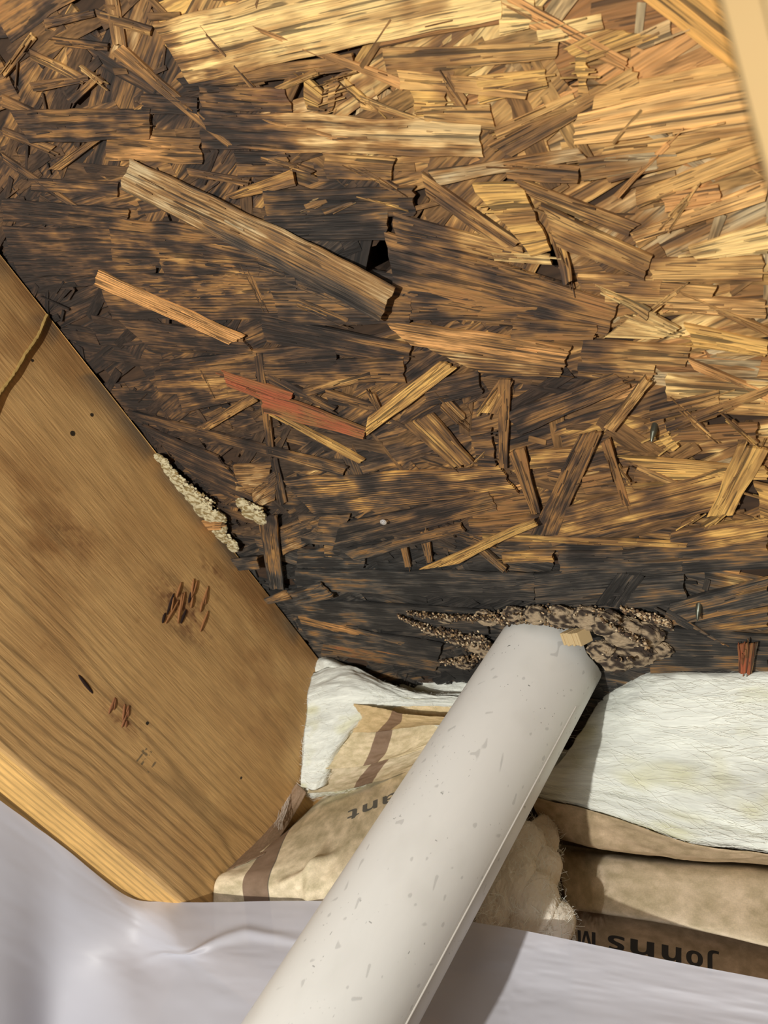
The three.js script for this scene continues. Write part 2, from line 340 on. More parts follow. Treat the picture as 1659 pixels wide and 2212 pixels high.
// lower band
S(608, 1036, 1082, 1006, 1128, 1066, 676, 1112, 'gold', clean(.82, { bands: 1.2, relief: 1.6 }));
S(1010, 1080, 1150, 1060, 1150, 1110, 1020, 1120, 'umber', { k: .7 });
S(640, 1110, 760, 1110, 740, 1180, 650, 1170, 'grey', { k: .9 });
S(732, 1132, 1062, 1058, 1082, 1098, 716, 1188, 'char', { off: .05, drop: .5 });
S(742, 1190, 1000, 1128, 1010, 1146, 766, 1210, 'umber', { k: .75, drop: .5 });
S(640, 1190, 800, 1180, 790, 1225, 640, 1225, 'umber');
S(600, 1140, 690, 1110, 700, 1160, 610, 1200, 'grey', clean(.8));
S(700, 1175, 790, 1195, 786, 1215, 696, 1205, 'grey', clean(.8));
S(1010, 1125, 1180, 1110, 1175, 1150, 1010, 1160, 'umber', { k: .9 });
S(960, 1130, 1080, 1170, 1060, 1180, 965, 1146, 'umber', { k: .8 });
S(864, 1168, 877, 1226, 889, 1223, 877, 1164, 'umber', { k: .6 });
S(904, 1146, 924, 1218, 936, 1214, 926, 1140, 'umber', { k: .6 });
S(850, 1150, 980, 1140, 985, 1160, 852, 1170, 'umber', { k: .8 });
S(1030, 1188, 1090, 1238, 1098, 1226, 1050, 1184, 'gold', clean(.5));
S(1080, 1195, 1200, 1190, 1200, 1212, 1084, 1216, 'gold', clean(.55));
S(1200, 1190, 1480, 1188, 1480, 1230, 1210, 1240, 'char', { k: .9 });
S(1340, 1190, 1668, 1165, 1668, 1225, 1350, 1245, 'gold', { k: .95 });
S(636, 1228, 1160, 1236, 1160, 1296, 640, 1272, 'char', { k: .95, relief: 1.5 });
S(1040, 1250, 1340, 1216, 1340, 1250, 1040, 1280, 'grey', { k: .95 });
S(1150, 1270, 1480, 1240, 1490, 1300, 1160, 1330, 'char', { k: .9 });
S(1286, 1304, 1342, 1231, 1394, 1238, 1342, 1314, 'char', { off: .02 });
S(1440, 1300, 1668, 1240, 1668, 1300, 1450, 1350, 'gold', { k: .95 });
S(1500, 1340, 1668, 1310, 1668, 1350, 1500, 1370, 'gold', clean(.8));
S(1040, 1150, 1490, 1171, 1488, 1185, 1040, 1166, 'gold', clean(.3));
S(905, 1226, 1164, 1104, 1174, 1118, 990, 1212, 'gold', clean(.15, { drop: 2, lift: 2.5, label: 'pale golden splinter peeling away from the board' }));
S(450, 1208, 570, 1186, 577, 1212, 456, 1234, 'grey', clean(.8, { drop: 5, lift: 2, label: 'grey strand stub sticking out over the joist' }));
S(563, 1108, 588, 1266, 619, 1270, 602, 1104, 'tan', { k: .75, drop: 2.5 });
S(562, 1290, 626, 1266, 642, 1284, 570, 1299, 'pale', clean(.5, { drop: 4 }));
S(620, 1270, 700, 1250, 730, 1280, 640, 1300, 'char', { k: .8, drop: 3 });
S(430, 1116, 492, 1119, 489, 1133, 434, 1136, 'or', clean(.1, { drop: 4, label: 'small orange chip poking out above the joist' }));
S(600, 1290, 1060, 1318, 1060, 1370, 660, 1352, 'red', { k: 1, off: .02 });
S(640, 1340, 960, 1390, 950, 1430, 680, 1410, 'umber', { off: .05 });
S(640, 1326, 880, 1386, 870, 1398, 650, 1344, 'or', clean(.55));
S(700, 1380, 960, 1430, 940, 1450, 690, 1410, 'red', clean(.7));
S(1400, 1350, 1668, 1370, 1668, 1450, 1400, 1450, 'umber', { off: .05 });
S(1440, 1310, 1560, 1380, 1550, 1390, 1430, 1330, 'umber', { k: .8 });
S(1596, 1376, 1600, 1436, 1627, 1439, 1642, 1372, 'red', clean(.3, { drop: 3, lift: 2, label: 'curled rust brown flake of wood' }));
S(1500, 1345, 1570, 1385, 1566, 1391, 1496, 1352, 'or', clean(.6));
const nHand = strands.length;

// the strands beneath, and small chips between them
const XA = -0.50, XB = 0.07, ZA = -0.37, ZB = 0.17;
function loose(L, Wd, ang, x, z, o) {
  const c = Math.cos(ang), s = Math.sin(ang), a = L / 2, b = Wd / 2;
  const t0 = rr(0.6, 1), t1 = rr(0.6, 1);
  return { tone: 'tan', k: 1, off: 0, ...o, q: [[-a, -b * t0], [a, -b * t1], [a, b * t1], [-a, b * t0]].map(([u, v]) => [x + u * c - v * s, z + u * s + v * c]) };
}
const tones = ['tan', 'tan', 'gold', 'or', 'umber', 'lt', 'pale', 'grey'];
const HOLES = [[1232, 548, .0075], [826, 566, .009], [365, 757, .0065]].map(([x, y, r]) => { const p = onCeil(x, y); return [p.x, p.z, r]; });
const inHole = (x, z, m) => HOLES.some(([a, b, r]) => Math.hypot(x - a, z - b) < r + m);
for (let i = 0; i < 760 - nHand; i++) {
  const x = rr(XA, XB), z = rr(ZA, ZB);
  strands.push(loose(rr(.045, .12), rr(.010, .030), rr(-.4, .4) + (rnd() < .15 ? rr(-1, 1) : 0), x, z, { tone: tones[(rnd() * 8) | 0], off: rr(-.08, .1), drop: rr(-2.2, -1.3), rest: i >= 300 - nHand }));
  if (inHole(x, z, .012)) strands.pop();
}
const chips = [];
for (let i = 0; i < 1500; i++) {
  const x = rr(XA, XB), z = rr(ZA, ZB);
  if (inHole(x, z, .006)) continue;
  const big = i < 650;
  chips.push(loose(big ? rr(.02, .06) : rr(.006, .022), big ? rr(.003, .010) : rr(.001, .0035), rr(-.5, .5) + (rnd() < .2 ? rr(-1.5, 1.5) : 0), x, z, { tone: tones[(rnd() * 8) | 0], off: rr(-.12, .12), drop: big ? rr(-1.6, -1.0) : rr(-1.4, -.6), chip: !big }));
}

for (let i = 0; i < 1500; i++) {
  const s = strands[(Math.pow(rnd(), .8) * nHand) | 0], [a, b, c, d] = s.q, u = rr(.06, .94), v = rr(.06, .94);
  const x = mix(mix(a[0], b[0], u), mix(d[0], c[0], u), v), z = mix(mix(a[1], b[1], u), mix(d[1], c[1], u), v), ang = Math.atan2(mix(b[1] - a[1], c[1] - d[1], v), mix(b[0] - a[0], c[0] - d[0], v));
  chips.push(loose(rr(.004, .016), rr(.00022, .0007), ang + rr(-.1, .1), x, z, { tone: s.tone, k: s.k, off: s.off + rr(-.14, .16), on: s, chip: true }));
}
function strandGeometry(s, i) {
  const [p0, p1, p2, p3] = s.q, seed = i * 7.31 + 3;
  const L = (Math.hypot(p1[0] - p0[0], p1[1] - p0[1]) + Math.hypot(p2[0] - p3[0], p2[1] - p3[1])) / 2;
  const Wd = (Math.hypot(p3[0] - p0[0], p3[1] - p0[1]) + Math.hypot(p2[0] - p1[0], p2[1] - p1[1])) / 2;
  s.L = L; s.W = Wd;
  const nS = s.chip ? 2 : clamp(Math.round(L / (s.hand ? .0035 : .008)), 4, 36), nT = s.chip ? 1 : clamp(Math.round(Wd / (s.hand ? .0016 : .004)), 2, 9);
  const drop = s.on ? s.on.dropAt + .00012 : (s.hand ? -.7 + s.order * .009 + (s.drop ?? 0) : s.drop) * .001, lift = (s.lift ?? 0) * .001, rel = (s.relief ?? 1) * .0002;
  s.dropAt = drop + .0001 + (s.lift ? .0004 : 0);
  const rag = s.chip ? .001 : Math.min(.0028, Wd * .3), tilt = (n2(seed, 1.5) - .5) * .0006, cup = (n2(seed, 8.5) - .5) * .0008;
  const P = [], UV = [], IX = [];
  const at = (a, b) => {
    const t = b / nT, e0 = rag * fbm(seed + b * .7, 4.2, 2), e1 = rag * fbm(seed + b * .8, 9.1, 2);
    const u = mix(e0 / L, 1 - e1 / L, a / nS);
    const wob = (fbm(u * L * 55 + seed, t < .5 ? 2.2 : 7.7, 2) - .5) * Math.min(Wd * .2, .0022) * Math.abs(2 * t - 1) ** 2;
    const tt = t + wob / Wd;
    const x = mix(mix(p0[0], p1[0], u), mix(p3[0], p2[0], u), tt), z = mix(mix(p0[1], p1[1], u), mix(p3[1], p2[1], u), tt);
    const relief = (fbm(u * L * 60 + seed, t * Wd * 900, 2) - .5) * 2 * rel;
    const d = drop + relief + tilt * (2 * t - 1) + cup * (2 * t - 1) ** 2 + lift * Math.max(0, (u - .45) / .55) ** 2 - .00025 * Math.max(0, Math.abs(2 * t - 1) - .6);
    return [x, CY - d, z, u, t];
  };
  for (let a = 0; a <= nS; a++) for (let b = 0; b <= nT; b++) { const v = at(a, b); P.push(v[0], v[1], v[2]); UV.push(v[3], v[4]); }
  const n = nT + 1, area = (p1[0] - p0[0]) * (p3[1] - p0[1]) - (p1[1] - p0[1]) * (p3[0] - p0[0]), flip = area < 0;
  const tri = (a, b, c) => flip ? IX.push(a, c, b) : IX.push(a, b, c);
  for (let a = 0; a < nS; a++) for (let b = 0; b < nT; b++) { const k = a * n + b; tri(k, k + n, k + 1); tri(k + 1, k + n, k + n + 1); }
  const rim = [];
  for (let a = 0; a < nS; a++) rim.push(a * n); for (let b = 0; b < nT; b++) rim.push(nS * n + b);
  for (let a = nS; a > 0; a--) rim.push(a * n + nT); for (let b = nT; b > 0; b--) rim.push(b);
  const m0 = P.length / 3, up = s.chip ? .0006 : lift ? .0009 : .0014;
  for (const r of rim) { P.push(P[r * 3], P[r * 3 + 1], P[r * 3 + 2], P[r * 3], P[r * 3 + 1] + up, P[r * 3 + 2]); UV.push(UV[r * 2], UV[r * 2 + 1], UV[r * 2], UV[r * 2 + 1]); }
  for (let k = 0; k < rim.length; k++) { const a = m0 + 2 * k, b = m0 + 2 * ((k + 1) % rim.length); tri(a, a + 1, b); tri(b, a + 1, b + 1); }
  const g = new THREE.BufferGeometry();
  g.setAttribute('position', new THREE.Float32BufferAttribute(P, 3)); g.setAttribute('uv', new THREE.Float32BufferAttribute(UV, 2)); g.setIndex(IX);
  g.computeVertexNormals();
  return g;
}
function grain(u, v, s, seed) {                   // u, v in millimetres along and across; -1..1, and the fibre height
  const w = v + 2.2 * (fbm(u * .018 + seed, v * .06 + seed, 2) - .5);
  const b = Math.sin(w * (s.bands ? 6.28 / (s.bands * 1.15) : 2.4 + (seed % 1.7))) , fine = n2(u * .16 + seed, v * 4.2), mid = n2(u * .07 + seed * 2, v * 1.5);
  return [(s.bands ? .5 : .22) * b + .82 * (fine - .5) + .55 * (mid - .5) + .5 * (n2(u * .3 + seed, v * 9) - .5), .45 * fine + .4 * mid + .15 * (b * .5 + .5) * (s.bands ? 2 : 1)];
}
strands.forEach((s, i) => { s.order = i; s.geo = strandGeometry(s, i); });
{ // pages of wood texture, one field for each strand
  const PAGE = 2048, PAD = 2;
  const list = strands.map((s) => { const D = (s.hand ? 6.5 : 3.4) * 1000; s.tw = Math.max(6, Math.min(PAGE - 4, Math.round(s.L * D))); s.th = Math.max(4, Math.round(s.W * D)); return s; }).sort((a, b) => b.th - a.th);
  let page = 0, x = 0, y = 0, row = 0;
  for (const s of list) {
    if (x + s.tw + 2 * PAD > PAGE) { x = 0; y += row; row = 0; }
    if (y + s.th + 2 * PAD > PAGE) { page++; x = y = row = 0; }
    s.page = page; s.tx = x + PAD; s.ty = y + PAD; x += s.tw + 2 * PAD; row = Math.max(row, s.th + 2 * PAD);
  }
  const mats = [], o = [0, 0, 0];
  for (let p = 0; p <= page; p++) {
    const C = new Uint8Array(PAGE * PAGE * 4), B = new Uint8Array(PAGE * PAGE);
    for (const s of list) if (s.page === p) {
      const seed = s.order * 3.77 + 1, base = TONE[s.tone], [p0, p1, p2, p3] = s.q, Lm = s.L * 1000, Wm = s.W * 1000, lightness = 1 + (n2(seed, 5.5) - .5) * .16;
      for (let j = -PAD; j < s.th + PAD; j++) for (let i = -PAD; i < s.tw + PAD; i++) {
        const u = (i + .5) / s.tw, v = (j + .5) / s.th;
        const gx = mix(mix(p0[0], p1[0], u), mix(p3[0], p2[0], u), v), gz = mix(mix(p0[1], p1[1], u), mix(p3[1], p2[1], u), v);
        const [cx, cy] = stainSpot(gx, gz), [g, h] = grain(u * Lm, v * Wm, s, seed);
        let blot = fbm(u * Lm * .055 + seed, v * Wm * .30 + 2 * seed, 4) - .5; blot = Math.sign(blot) * Math.pow(Math.abs(blot * 2), .75) * .5; const cloud = fbm(gx * 90 + 7, gz * 90 + 3, 3) - .5;
        const st = stainAt(cx, cy);
        let d = st * s.k + s.off + (blot * 1.05 + cloud * .8) * (.3 + 3.0 * st * (1 - st)) * (.4 + .6 * s.k) + (s.grad ?? 0) * smooth(.35, .95, v) * smooth(.1, .6, u) - g * .2 * smooth(.1, .5, st);
        const edge = Math.min(u * Lm, (1 - u) * Lm, v * Wm, (1 - v) * Wm);
        d += .12 * st * (1 - smooth(0, 1.2, edge));
        stained(base, d * .98 + .02 * st, Math.max(greyness(cx, cy), s.grad ? .6 : 0), o);
        const crack = Math.max(smooth(.80, .83, n2(u * Lm * .035 + seed * 5, v * Wm * 1.1 + seed)) * .42, smooth(.84, .87, n2(u * Lm * .06 + seed * 2, v * Wm * 2.6 + 3 * seed)) * .34);
        const m = lightness * (1 + g * .20) * (1 - crack);
        const k = (s.ty + j) * PAGE + s.tx + i;
        C[k * 4] = clamp(o[0] * m, 0, 255); C[k * 4 + 1] = clamp(o[1] * m * (1 - .02 * g), 0, 255); C[k * 4 + 2] = clamp(o[2] * m * (1 - .05 * g), 0, 255); C[k * 4 + 3] = 255;
        B[k] = clamp(255 * (h - crack * .5), 0, 255);
      }
    }
    mats.push(std({ name: 'strand wood ' + p, map: dataTex(PAGE, PAGE, C, true), bumpMap: dataTex(PAGE, PAGE, B), bumpScale: .00045, roughness: .82 }));
  }
  console.log('strands', strands.length, 'by hand', nHand, 'pages', page + 1);
  const ceiling = group('ceiling', V3(0, CY, 0)); ceiling.userData.kind = 'structure';
  // the board behind the strands, with the rotted holes through it
  const shape = new THREE.Shape([[-1.6, -1.7], [1.6, -1.7], [1.6, .55], [-1.6, .55]].map(([a, b]) => new THREE.Vector2(a, b)));
  HOLES.forEach(([hx, hz, r], q) => { const pts = []; for (let k = 0; k < 26; k++) { const a = k / 26 * 6.283, e = r * (.75 + .5 * n2(k * .9, q * 9 + .5)); pts.push(new THREE.Vector2(hx + e * 1.5 * Math.cos(a), -(hz + e * Math.sin(a) * .8))); } shape.holes.push(new THREE.Path(pts)); });
  const pg = new THREE.ExtrudeGeometry(shape, { depth: .014, bevelEnabled: false }); pg.rotateX(-Math.PI / 2); pg.translate(0, CY + .0032, 0);
  const dark = paint(512, 512, (u, v, c) => { const g = .6 + .6 * fbm(u * 18, v * 160, 3); c[0] = 66 * g; c[1] = 48 * g; c[2] = 33 * g; });
  dark.wrapS = dark.wrapT = THREE.RepeatWrapping; dark.repeat.set(4, 4);
  mesh('board_core', pg, std({ map: dark, roughness: .95 }), ceiling);
  const slab = new THREE.BoxGeometry(3.4, .05, 2.5); slab.translate(0, CY + .06, .6); mesh('floor_slab', slab, std({ color: 0x2a221b, roughness: 1 }), ceiling);
  for (const s of strands) {
    const uv = s.geo.attributes.uv;
    for (let k = 0; k < uv.count; k++) uv.setXY(k, (s.tx + uv.getX(k) * s.tw) / PAGE, (s.ty + uv.getY(k) * s.th) / PAGE);
    if (!s.rest) mesh('strand', s.geo, mats[s.page], ceiling, s.label);
  }
  // chips: real slivers, joined
  const gt = paint(512, 512, (u, v, c) => { const g = .84 + .34 * (n2(u * 24, v * 200) - .5) + .3 * (n2(u * 10 + 5, v * 70) - .5); c[0] = c[1] = c[2] = 255 * g; });
  gt.wrapS = gt.wrapT = THREE.RepeatWrapping;
  const geos = chips.map((s, i) => {
    const g = strandGeometry(s, i + 500), n = g.attributes.position.count, col = new Float32Array(n * 3), c = new THREE.Color(), base = TONE[s.tone], uv = g.attributes.uv, ox = rnd(), oy = rnd(), dd = (rnd() - .5) * .3;
    for (let k = 0; k < n; k++) {
      const gx = g.attributes.position.getX(k), gz = g.attributes.position.getZ(k), [cx, cy] = stainSpot(gx, gz), st = stainAt(cx, cy);
      stained(base, st * s.k + s.off + (fbm(gx * 90 + 7, gz * 90 + 3, 3) - .5) * .6 + dd, greyness(cx, cy), o);
      c.setRGB(o[0] / 255, o[1] / 255, o[2] / 255, THREE.SRGBColorSpace); c.toArray(col, k * 3);
      uv.setXY(k, ox + uv.getX(k) * s.L * 12, oy + uv.getY(k) * s.W * 12);
    }
    g.setAttribute('color', new THREE.BufferAttribute(col, 3)); return g;
  });
  const white = (g) => { g.setAttribute('color', new THREE.BufferAttribute(new Float32Array(g.attributes.position.count * 3).fill(1), 3)); return g; };
  const under = mats.map((_, q) => strands.filter((s) => s.rest && s.page === q).map((s) => white(s.geo))), sets = [[mergeGeometries(geos), std({ map: gt, vertexColors: true, bumpMap: gt, bumpScale: .0004, roughness: .85 })]];
  under.forEach((l, q) => { if (l.length) sets.push([mergeGeometries(l), mats[q]]); });
  const cm = mesh('wood_chips', mergeGeometries(sets.map((q) => q[0]), true), sets.map((q) => q[1]), ceiling);
  cm.userData.kind = 'stuff';
}

// ------------------------------------------------------------------ floor joists
const XJ = -0.4225;
const faceSpot = (px, py) => { const p = atX(px, py, XJ); return [p.z, p.y - EYE.y]; };
{
  const Z0 = -.46, Z1 = .14, Y0 = .03, Y1 = .25;
  const knots = [[392, 1320, .009, .020, .9], [272, 1550, .006, .012, .8], [160, 1160, .009, .018, .3], [455, 1235, .005, .012, .5]].map(([x, y, a, b, k]) => [...faceSpot(x, y), a, b, k]);
  const blots = [[150, 1160, .03, .5], [60, 1150, .02, .55], [470, 1180, .02, .35], [600, 1500, .035, .4], [520, 1400, .03, .3], [100, 600, .03, .7], [10, 740, .03, .5], [0, 1040, .018, .7], [300, 960, .018, .25], [400, 1020, .012, .5], [90, 1300, .025, .3], [200, 900, .02, -.25], [130, 1000, .03, -.2], [560, 1330, .012, .5], [420, 1500, .03, -.1]].map(([x, y, r, k]) => [...faceSpot(x, y), r, k]);
  const specks = [[155, 937, .0016], [196, 897, .0011], [68, 780, .0009], [520, 1680, .0009], [318, 1562, .0011]].map(([x, y, r]) => [...faceSpot(x, y), r]);
  const mark = faceSpot(318, 1640);
  const bare = (z, y, out, hh) => {
    let w = y, near = 0;
    for (const [kz, ky, a, b, ks] of knots) { const dz = (z - kz) / (b * 2.1), dy = (y - ky) / (a * 2.1), r = dz * dz + dy * dy, e = Math.exp(-r); w -= dy * a * 1.5 * e; near += ks * Math.exp(-r * 3.2) * smooth(.22, .62, fbm(z * 130 + 5 * n2(z * 60, y * 60), y * 300, 3)); }
    w += .010 * (fbm(z * 14 + 3, y * 20, 2) - .5);
    const dense = smooth(.165, .10, y);
    const ring = Math.sin(w * mix(420, 1050, dense)), line = Math.pow(.5 + .5 * ring, 5);
    const fine = n2(z * 160, y * 3600), fib = n2(z * 45 + 9, y * 1500), cloud = fbm(z * 26 + 2, y * 34 + 7, 4) - .5, blotch = fbm(z * 60, y * 60 + 40, 3);
    let d = .20 + cloud * .8;
    const brk = smooth(.25, .75, fbm(z * 55 + 11, y * 110 + 3, 4)) * 1.5;
    for (const [bz, by, r, k] of blots) d += k * .42 * brk * Math.exp(-((z - bz) ** 2 * .7 + (y - by) ** 2) / (r * r * 1.6));
    d += .5 * smooth(.222, .246, y + .008 * cloud) + .35 * smooth(.84, .98, blotch);
    const shade = 1 - line * mix(mix(.05, .20, dense), .22, clamp(near * 2)) + (fine - .5) * .13 + (fib - .5) * .06;
    const r = clamp(d), k = clamp(near);
    const kk = k * (.55 + .5 * smooth(.3, .7, n2(z * 420, y * 420)));
    out[0] = mix(mix(212, 158, r), 100, kk) * shade; out[1] = mix(mix(172, 117, r), 64, kk) * shade; out[2] = mix(mix(113, 71, r), 40, kk) * shade;
    const grey = .55 * smooth(.232, .25, y) * smooth(.4, .6, n2(z * 50, y * 30));
    for (let c = 0; c < 3; c++) out[c] = mix(out[c], 78, grey);
    for (const [sz, sy, sr] of specks) { const q = Math.hypot(z - sz, y - sy); if (q < sr) for (let c = 0; c < 3; c++) out[c] *= .25; }
    // smudged grade stamp
    const mz = (z - mark[0]) * 1000, my = (y - mark[1]) * 1000;
    if (Math.abs(mz) < 11 && Math.abs(my) < 7) {
      const bars = (Math.abs(mz + 6) < .7 || Math.abs(mz - 1) < .8 || Math.abs(mz - 5) < .7) && Math.abs(my) < 5 || Math.abs(my - 1.5) < .7 && mz > -1 && mz < 7;
      if (bars) { const q = .55 * smooth(.3, .6, n2(z * 900, y * 900)); out[0] = mix(out[0], 70, q); out[1] = mix(out[1], 66, q); out[2] = mix(out[2], 56, q); }
    }
    if (hh) hh[0] = .55 + .25 * (fine - .5) + .3 * (fib - .5) - .25 * line * dense - .3 * k * n2(z * 700, y * 700);
  };
  const hb = [0];
  const tw = 2048, th = 768, C = new Uint8Array(tw * th * 4), B = new Uint8Array(tw * th), o = [0, 0, 0];
  for (let j = 0; j < th; j++) for (let i = 0; i < tw; i++) {
    bare(mix(Z0, Z1, (i + .5) / tw), mix(Y0, Y1, (j + .5) / th), o, hb);
    const k = j * tw + i; for (let c = 0; c < 3; c++) C[k * 4 + c] = clamp(o[c], 0, 255); C[k * 4 + 3] = 255; B[k] = clamp(hb[0] * 255, 0, 255);
  }
  const t = dataTex(tw, th, C, true), tb = dataTex(tw, th, B); for (const q of [t, tb]) q.wrapS = q.wrapT = THREE.MirroredRepeatWrapping;
  const sideM = std({ map: t, bumpMap: tb, bumpScale: .0003, roughness: .62 });
  const cleanWood = paint(1024, 256, (u, v, c) => { const w = v + .05 * (fbm(u * 5, v * 3, 2) - .5), g = 1 - .16 * Math.pow(.5 + .5 * Math.sin(w * 60), 3) + .16 * (n2(u * 60, v * 260) - .5) + .2 * (fbm(u * 12, v * 8, 3) - .5); c[0] = 226 * g; c[1] = 180 * g; c[2] = 108 * g; });
  cleanWood.wrapS = cleanWood.wrapT = THREE.MirroredRepeatWrapping;
  const cleanM = std({ map: cleanWood, bumpMap: cleanWood, bumpScale: .0004, roughness: .7 });
  // joist section swept along z; the face and the underside are separate groups of one mesh
  function joist(section, za, zb, faceCount) {
    const n = 60, geos = [[], []];
    section.forEach(([x0, y0], i) => {
      const [x1, y1] = section[(i + 1) % section.length], P = [], UV = [], IX = [], m = i < faceCount ? 24 : 3;
      for (let a = 0; a <= n; a++) for (let b = 0; b <= m; b++) {
        const z = mix(za, zb, a / n), x = mix(x0, x1, b / m), y = mix(y0, y1, b / m), bow = .0012 * (fbm(z * 8, y * 9 + i, 2) - .5);
        P.push(x + bow, y + EYE.y, z); UV.push(i < faceCount ? (z - Z0) / (Z1 - Z0) : z * 3, i < faceCount ? (y - Y0) / (Y1 - Y0) : (x + y) * 14);
      }
      for (let a = 0; a < n; a++) for (let b = 0; b < m; b++) { const k = a * (m + 1) + b; IX.push(k, k + 1, k + m + 1, k + 1, k + m + 2, k + m + 1); }
      const g = new THREE.BufferGeometry(); g.setAttribute('position', new THREE.Float32BufferAttribute(P, 3)); g.setAttribute('uv', new THREE.Float32BufferAttribute(UV, 2)); g.setIndex(IX); g.computeVertexNormals();
      geos[i < faceCount ? 0 : 1].push(g);
    });
    return geos.map((l) => (l.length ? mergeGeometries(l) : null));
  }
  const j1 = group('floor_joist', V3(XJ, EYE.y + .05, -.1));
  describe(j1, 'stained brown wooden floor joist with knots along the left of the rotten board', 'joist');
  const top = .2475;
  const sec = [[-.4205, top], [-.4232, .0665], [-.4238, .0645], [-.4252, .0632], [-.4275, .0622], [-.463, .0485], [-.466, .051], [-.466, top]];
  const [f, r] = joist(sec, -.5, .9, 3);
  mesh('joist_face', f, sideM, j1); mesh('joist_edge', r, cleanM, j1, 'pale clean underside');
  // split knots: raised splinters beside dark slits
  const faceX = (p, off) => { p.x = mix(-.4232, -.4205, clamp((p.y - EYE.y - .0665) / .181)) + off; return p; };
  const kn = (px, py, n, len, ang, seed) => { const gs = [];
    for (let k = 0; k < n; k++) { const c = faceX(atX(px + (n2(k * 3.1, seed) - .5) * 90, py + (n2(k * 5.7, seed + 3) - .5) * 90, XJ), .0002), g = new THREE.SphereGeometry(1, 8, 6); g.scale(.0007, len * (.5 + n2(k, seed + 8)), .0009); g.rotateX(ang + (n2(k, seed + 1) - .5) * .5); g.translate(c.x, c.y, c.z); gs.push(g); }
    return mergeGeometries(gs); };
  const splint = std({ color: 0x96663c, roughness: .8 }), slit = std({ color: 0x2a1710, roughness: .95 });
  mesh('knot', kn(400, 1305, 13, .007, .44, 2), splint, j1, 'splintered brown knot');
  mesh('knot', kn(272, 1555, 8, .0035, .5, 5), std({ color: 0x8a5a38, roughness: .85 }), j1, 'small splintered knot');
  for (const [x, y, L, a] of [[366, 1305, .0075, .44], [352, 1335, .0035, .5], [394, 1332, .005, .36], [185, 1478, .0075, 1.45], [408, 1290, .004, .5]]) {
    const p = faceX(atX(x, y, XJ), .0001), g = new THREE.SphereGeometry(1, 10, 8); g.scale(.0005, L, .0011); g.rotateX(a); g.translate(p.x, p.y, p.z); mesh('crack', g, slit, j1, 'dark crack in the wood');
  }
  // bead of dried glue across the top corner
  const pts = [[98, 682], [72, 735], [48, 775], [22, 815], [0, 848], [-25, 900]].map(([x, y], i) => faceX(atX(x + (i % 2) * 3, y, XJ), .0006));
  const gb = new THREE.TubeGeometry(new THREE.CatmullRomCurve3(pts), 60, .0011, 8); { const q = gb.attributes.position; for (let i = 0; i < q.count; i++) { const k = .0008 * (n3(q.getX(i) * 900, q.getY(i) * 900, q.getZ(i) * 900) - .5); q.setX(i, q.getX(i) + k); q.setZ(i, q.getZ(i) + k * 2); } gb.computeVertexNormals(); }
  mesh('glue_bead', gb, std({ color: 0x9c7f46, roughness: .9 }), j1, 'ridge of dried yellow glue');
  const j2 = group('floor_joist', V3(.006, EYE.y + .0635, 0));
  describe(j2, 'pale out-of-focus floor joist close to the lens at the right edge', 'joist');
  const s2 = [[-.0133, .0665], [-.0133, top], [.0247, top], [.0247, .0665], [.0217, .0635], [-.0103, .0635]].reverse();
  const all = joist(s2, -.5, .9, 0)[1];
  const paleWood = paint(512, 256, (u, v, c) => { const g = 1 + .08 * (n2(u * 40, v * 160) - .5) + .16 * (fbm(u * 9, v * 6, 3) - .5); c[0] = 208 * g; c[1] = 176 * g; c[2] = 124 * g; });
  paleWood.wrapS = paleWood.wrapT = THREE.MirroredRepeatWrapping;
  mesh('joist_body', all, std({ map: paleWood, roughness: .7 }), j2);
}

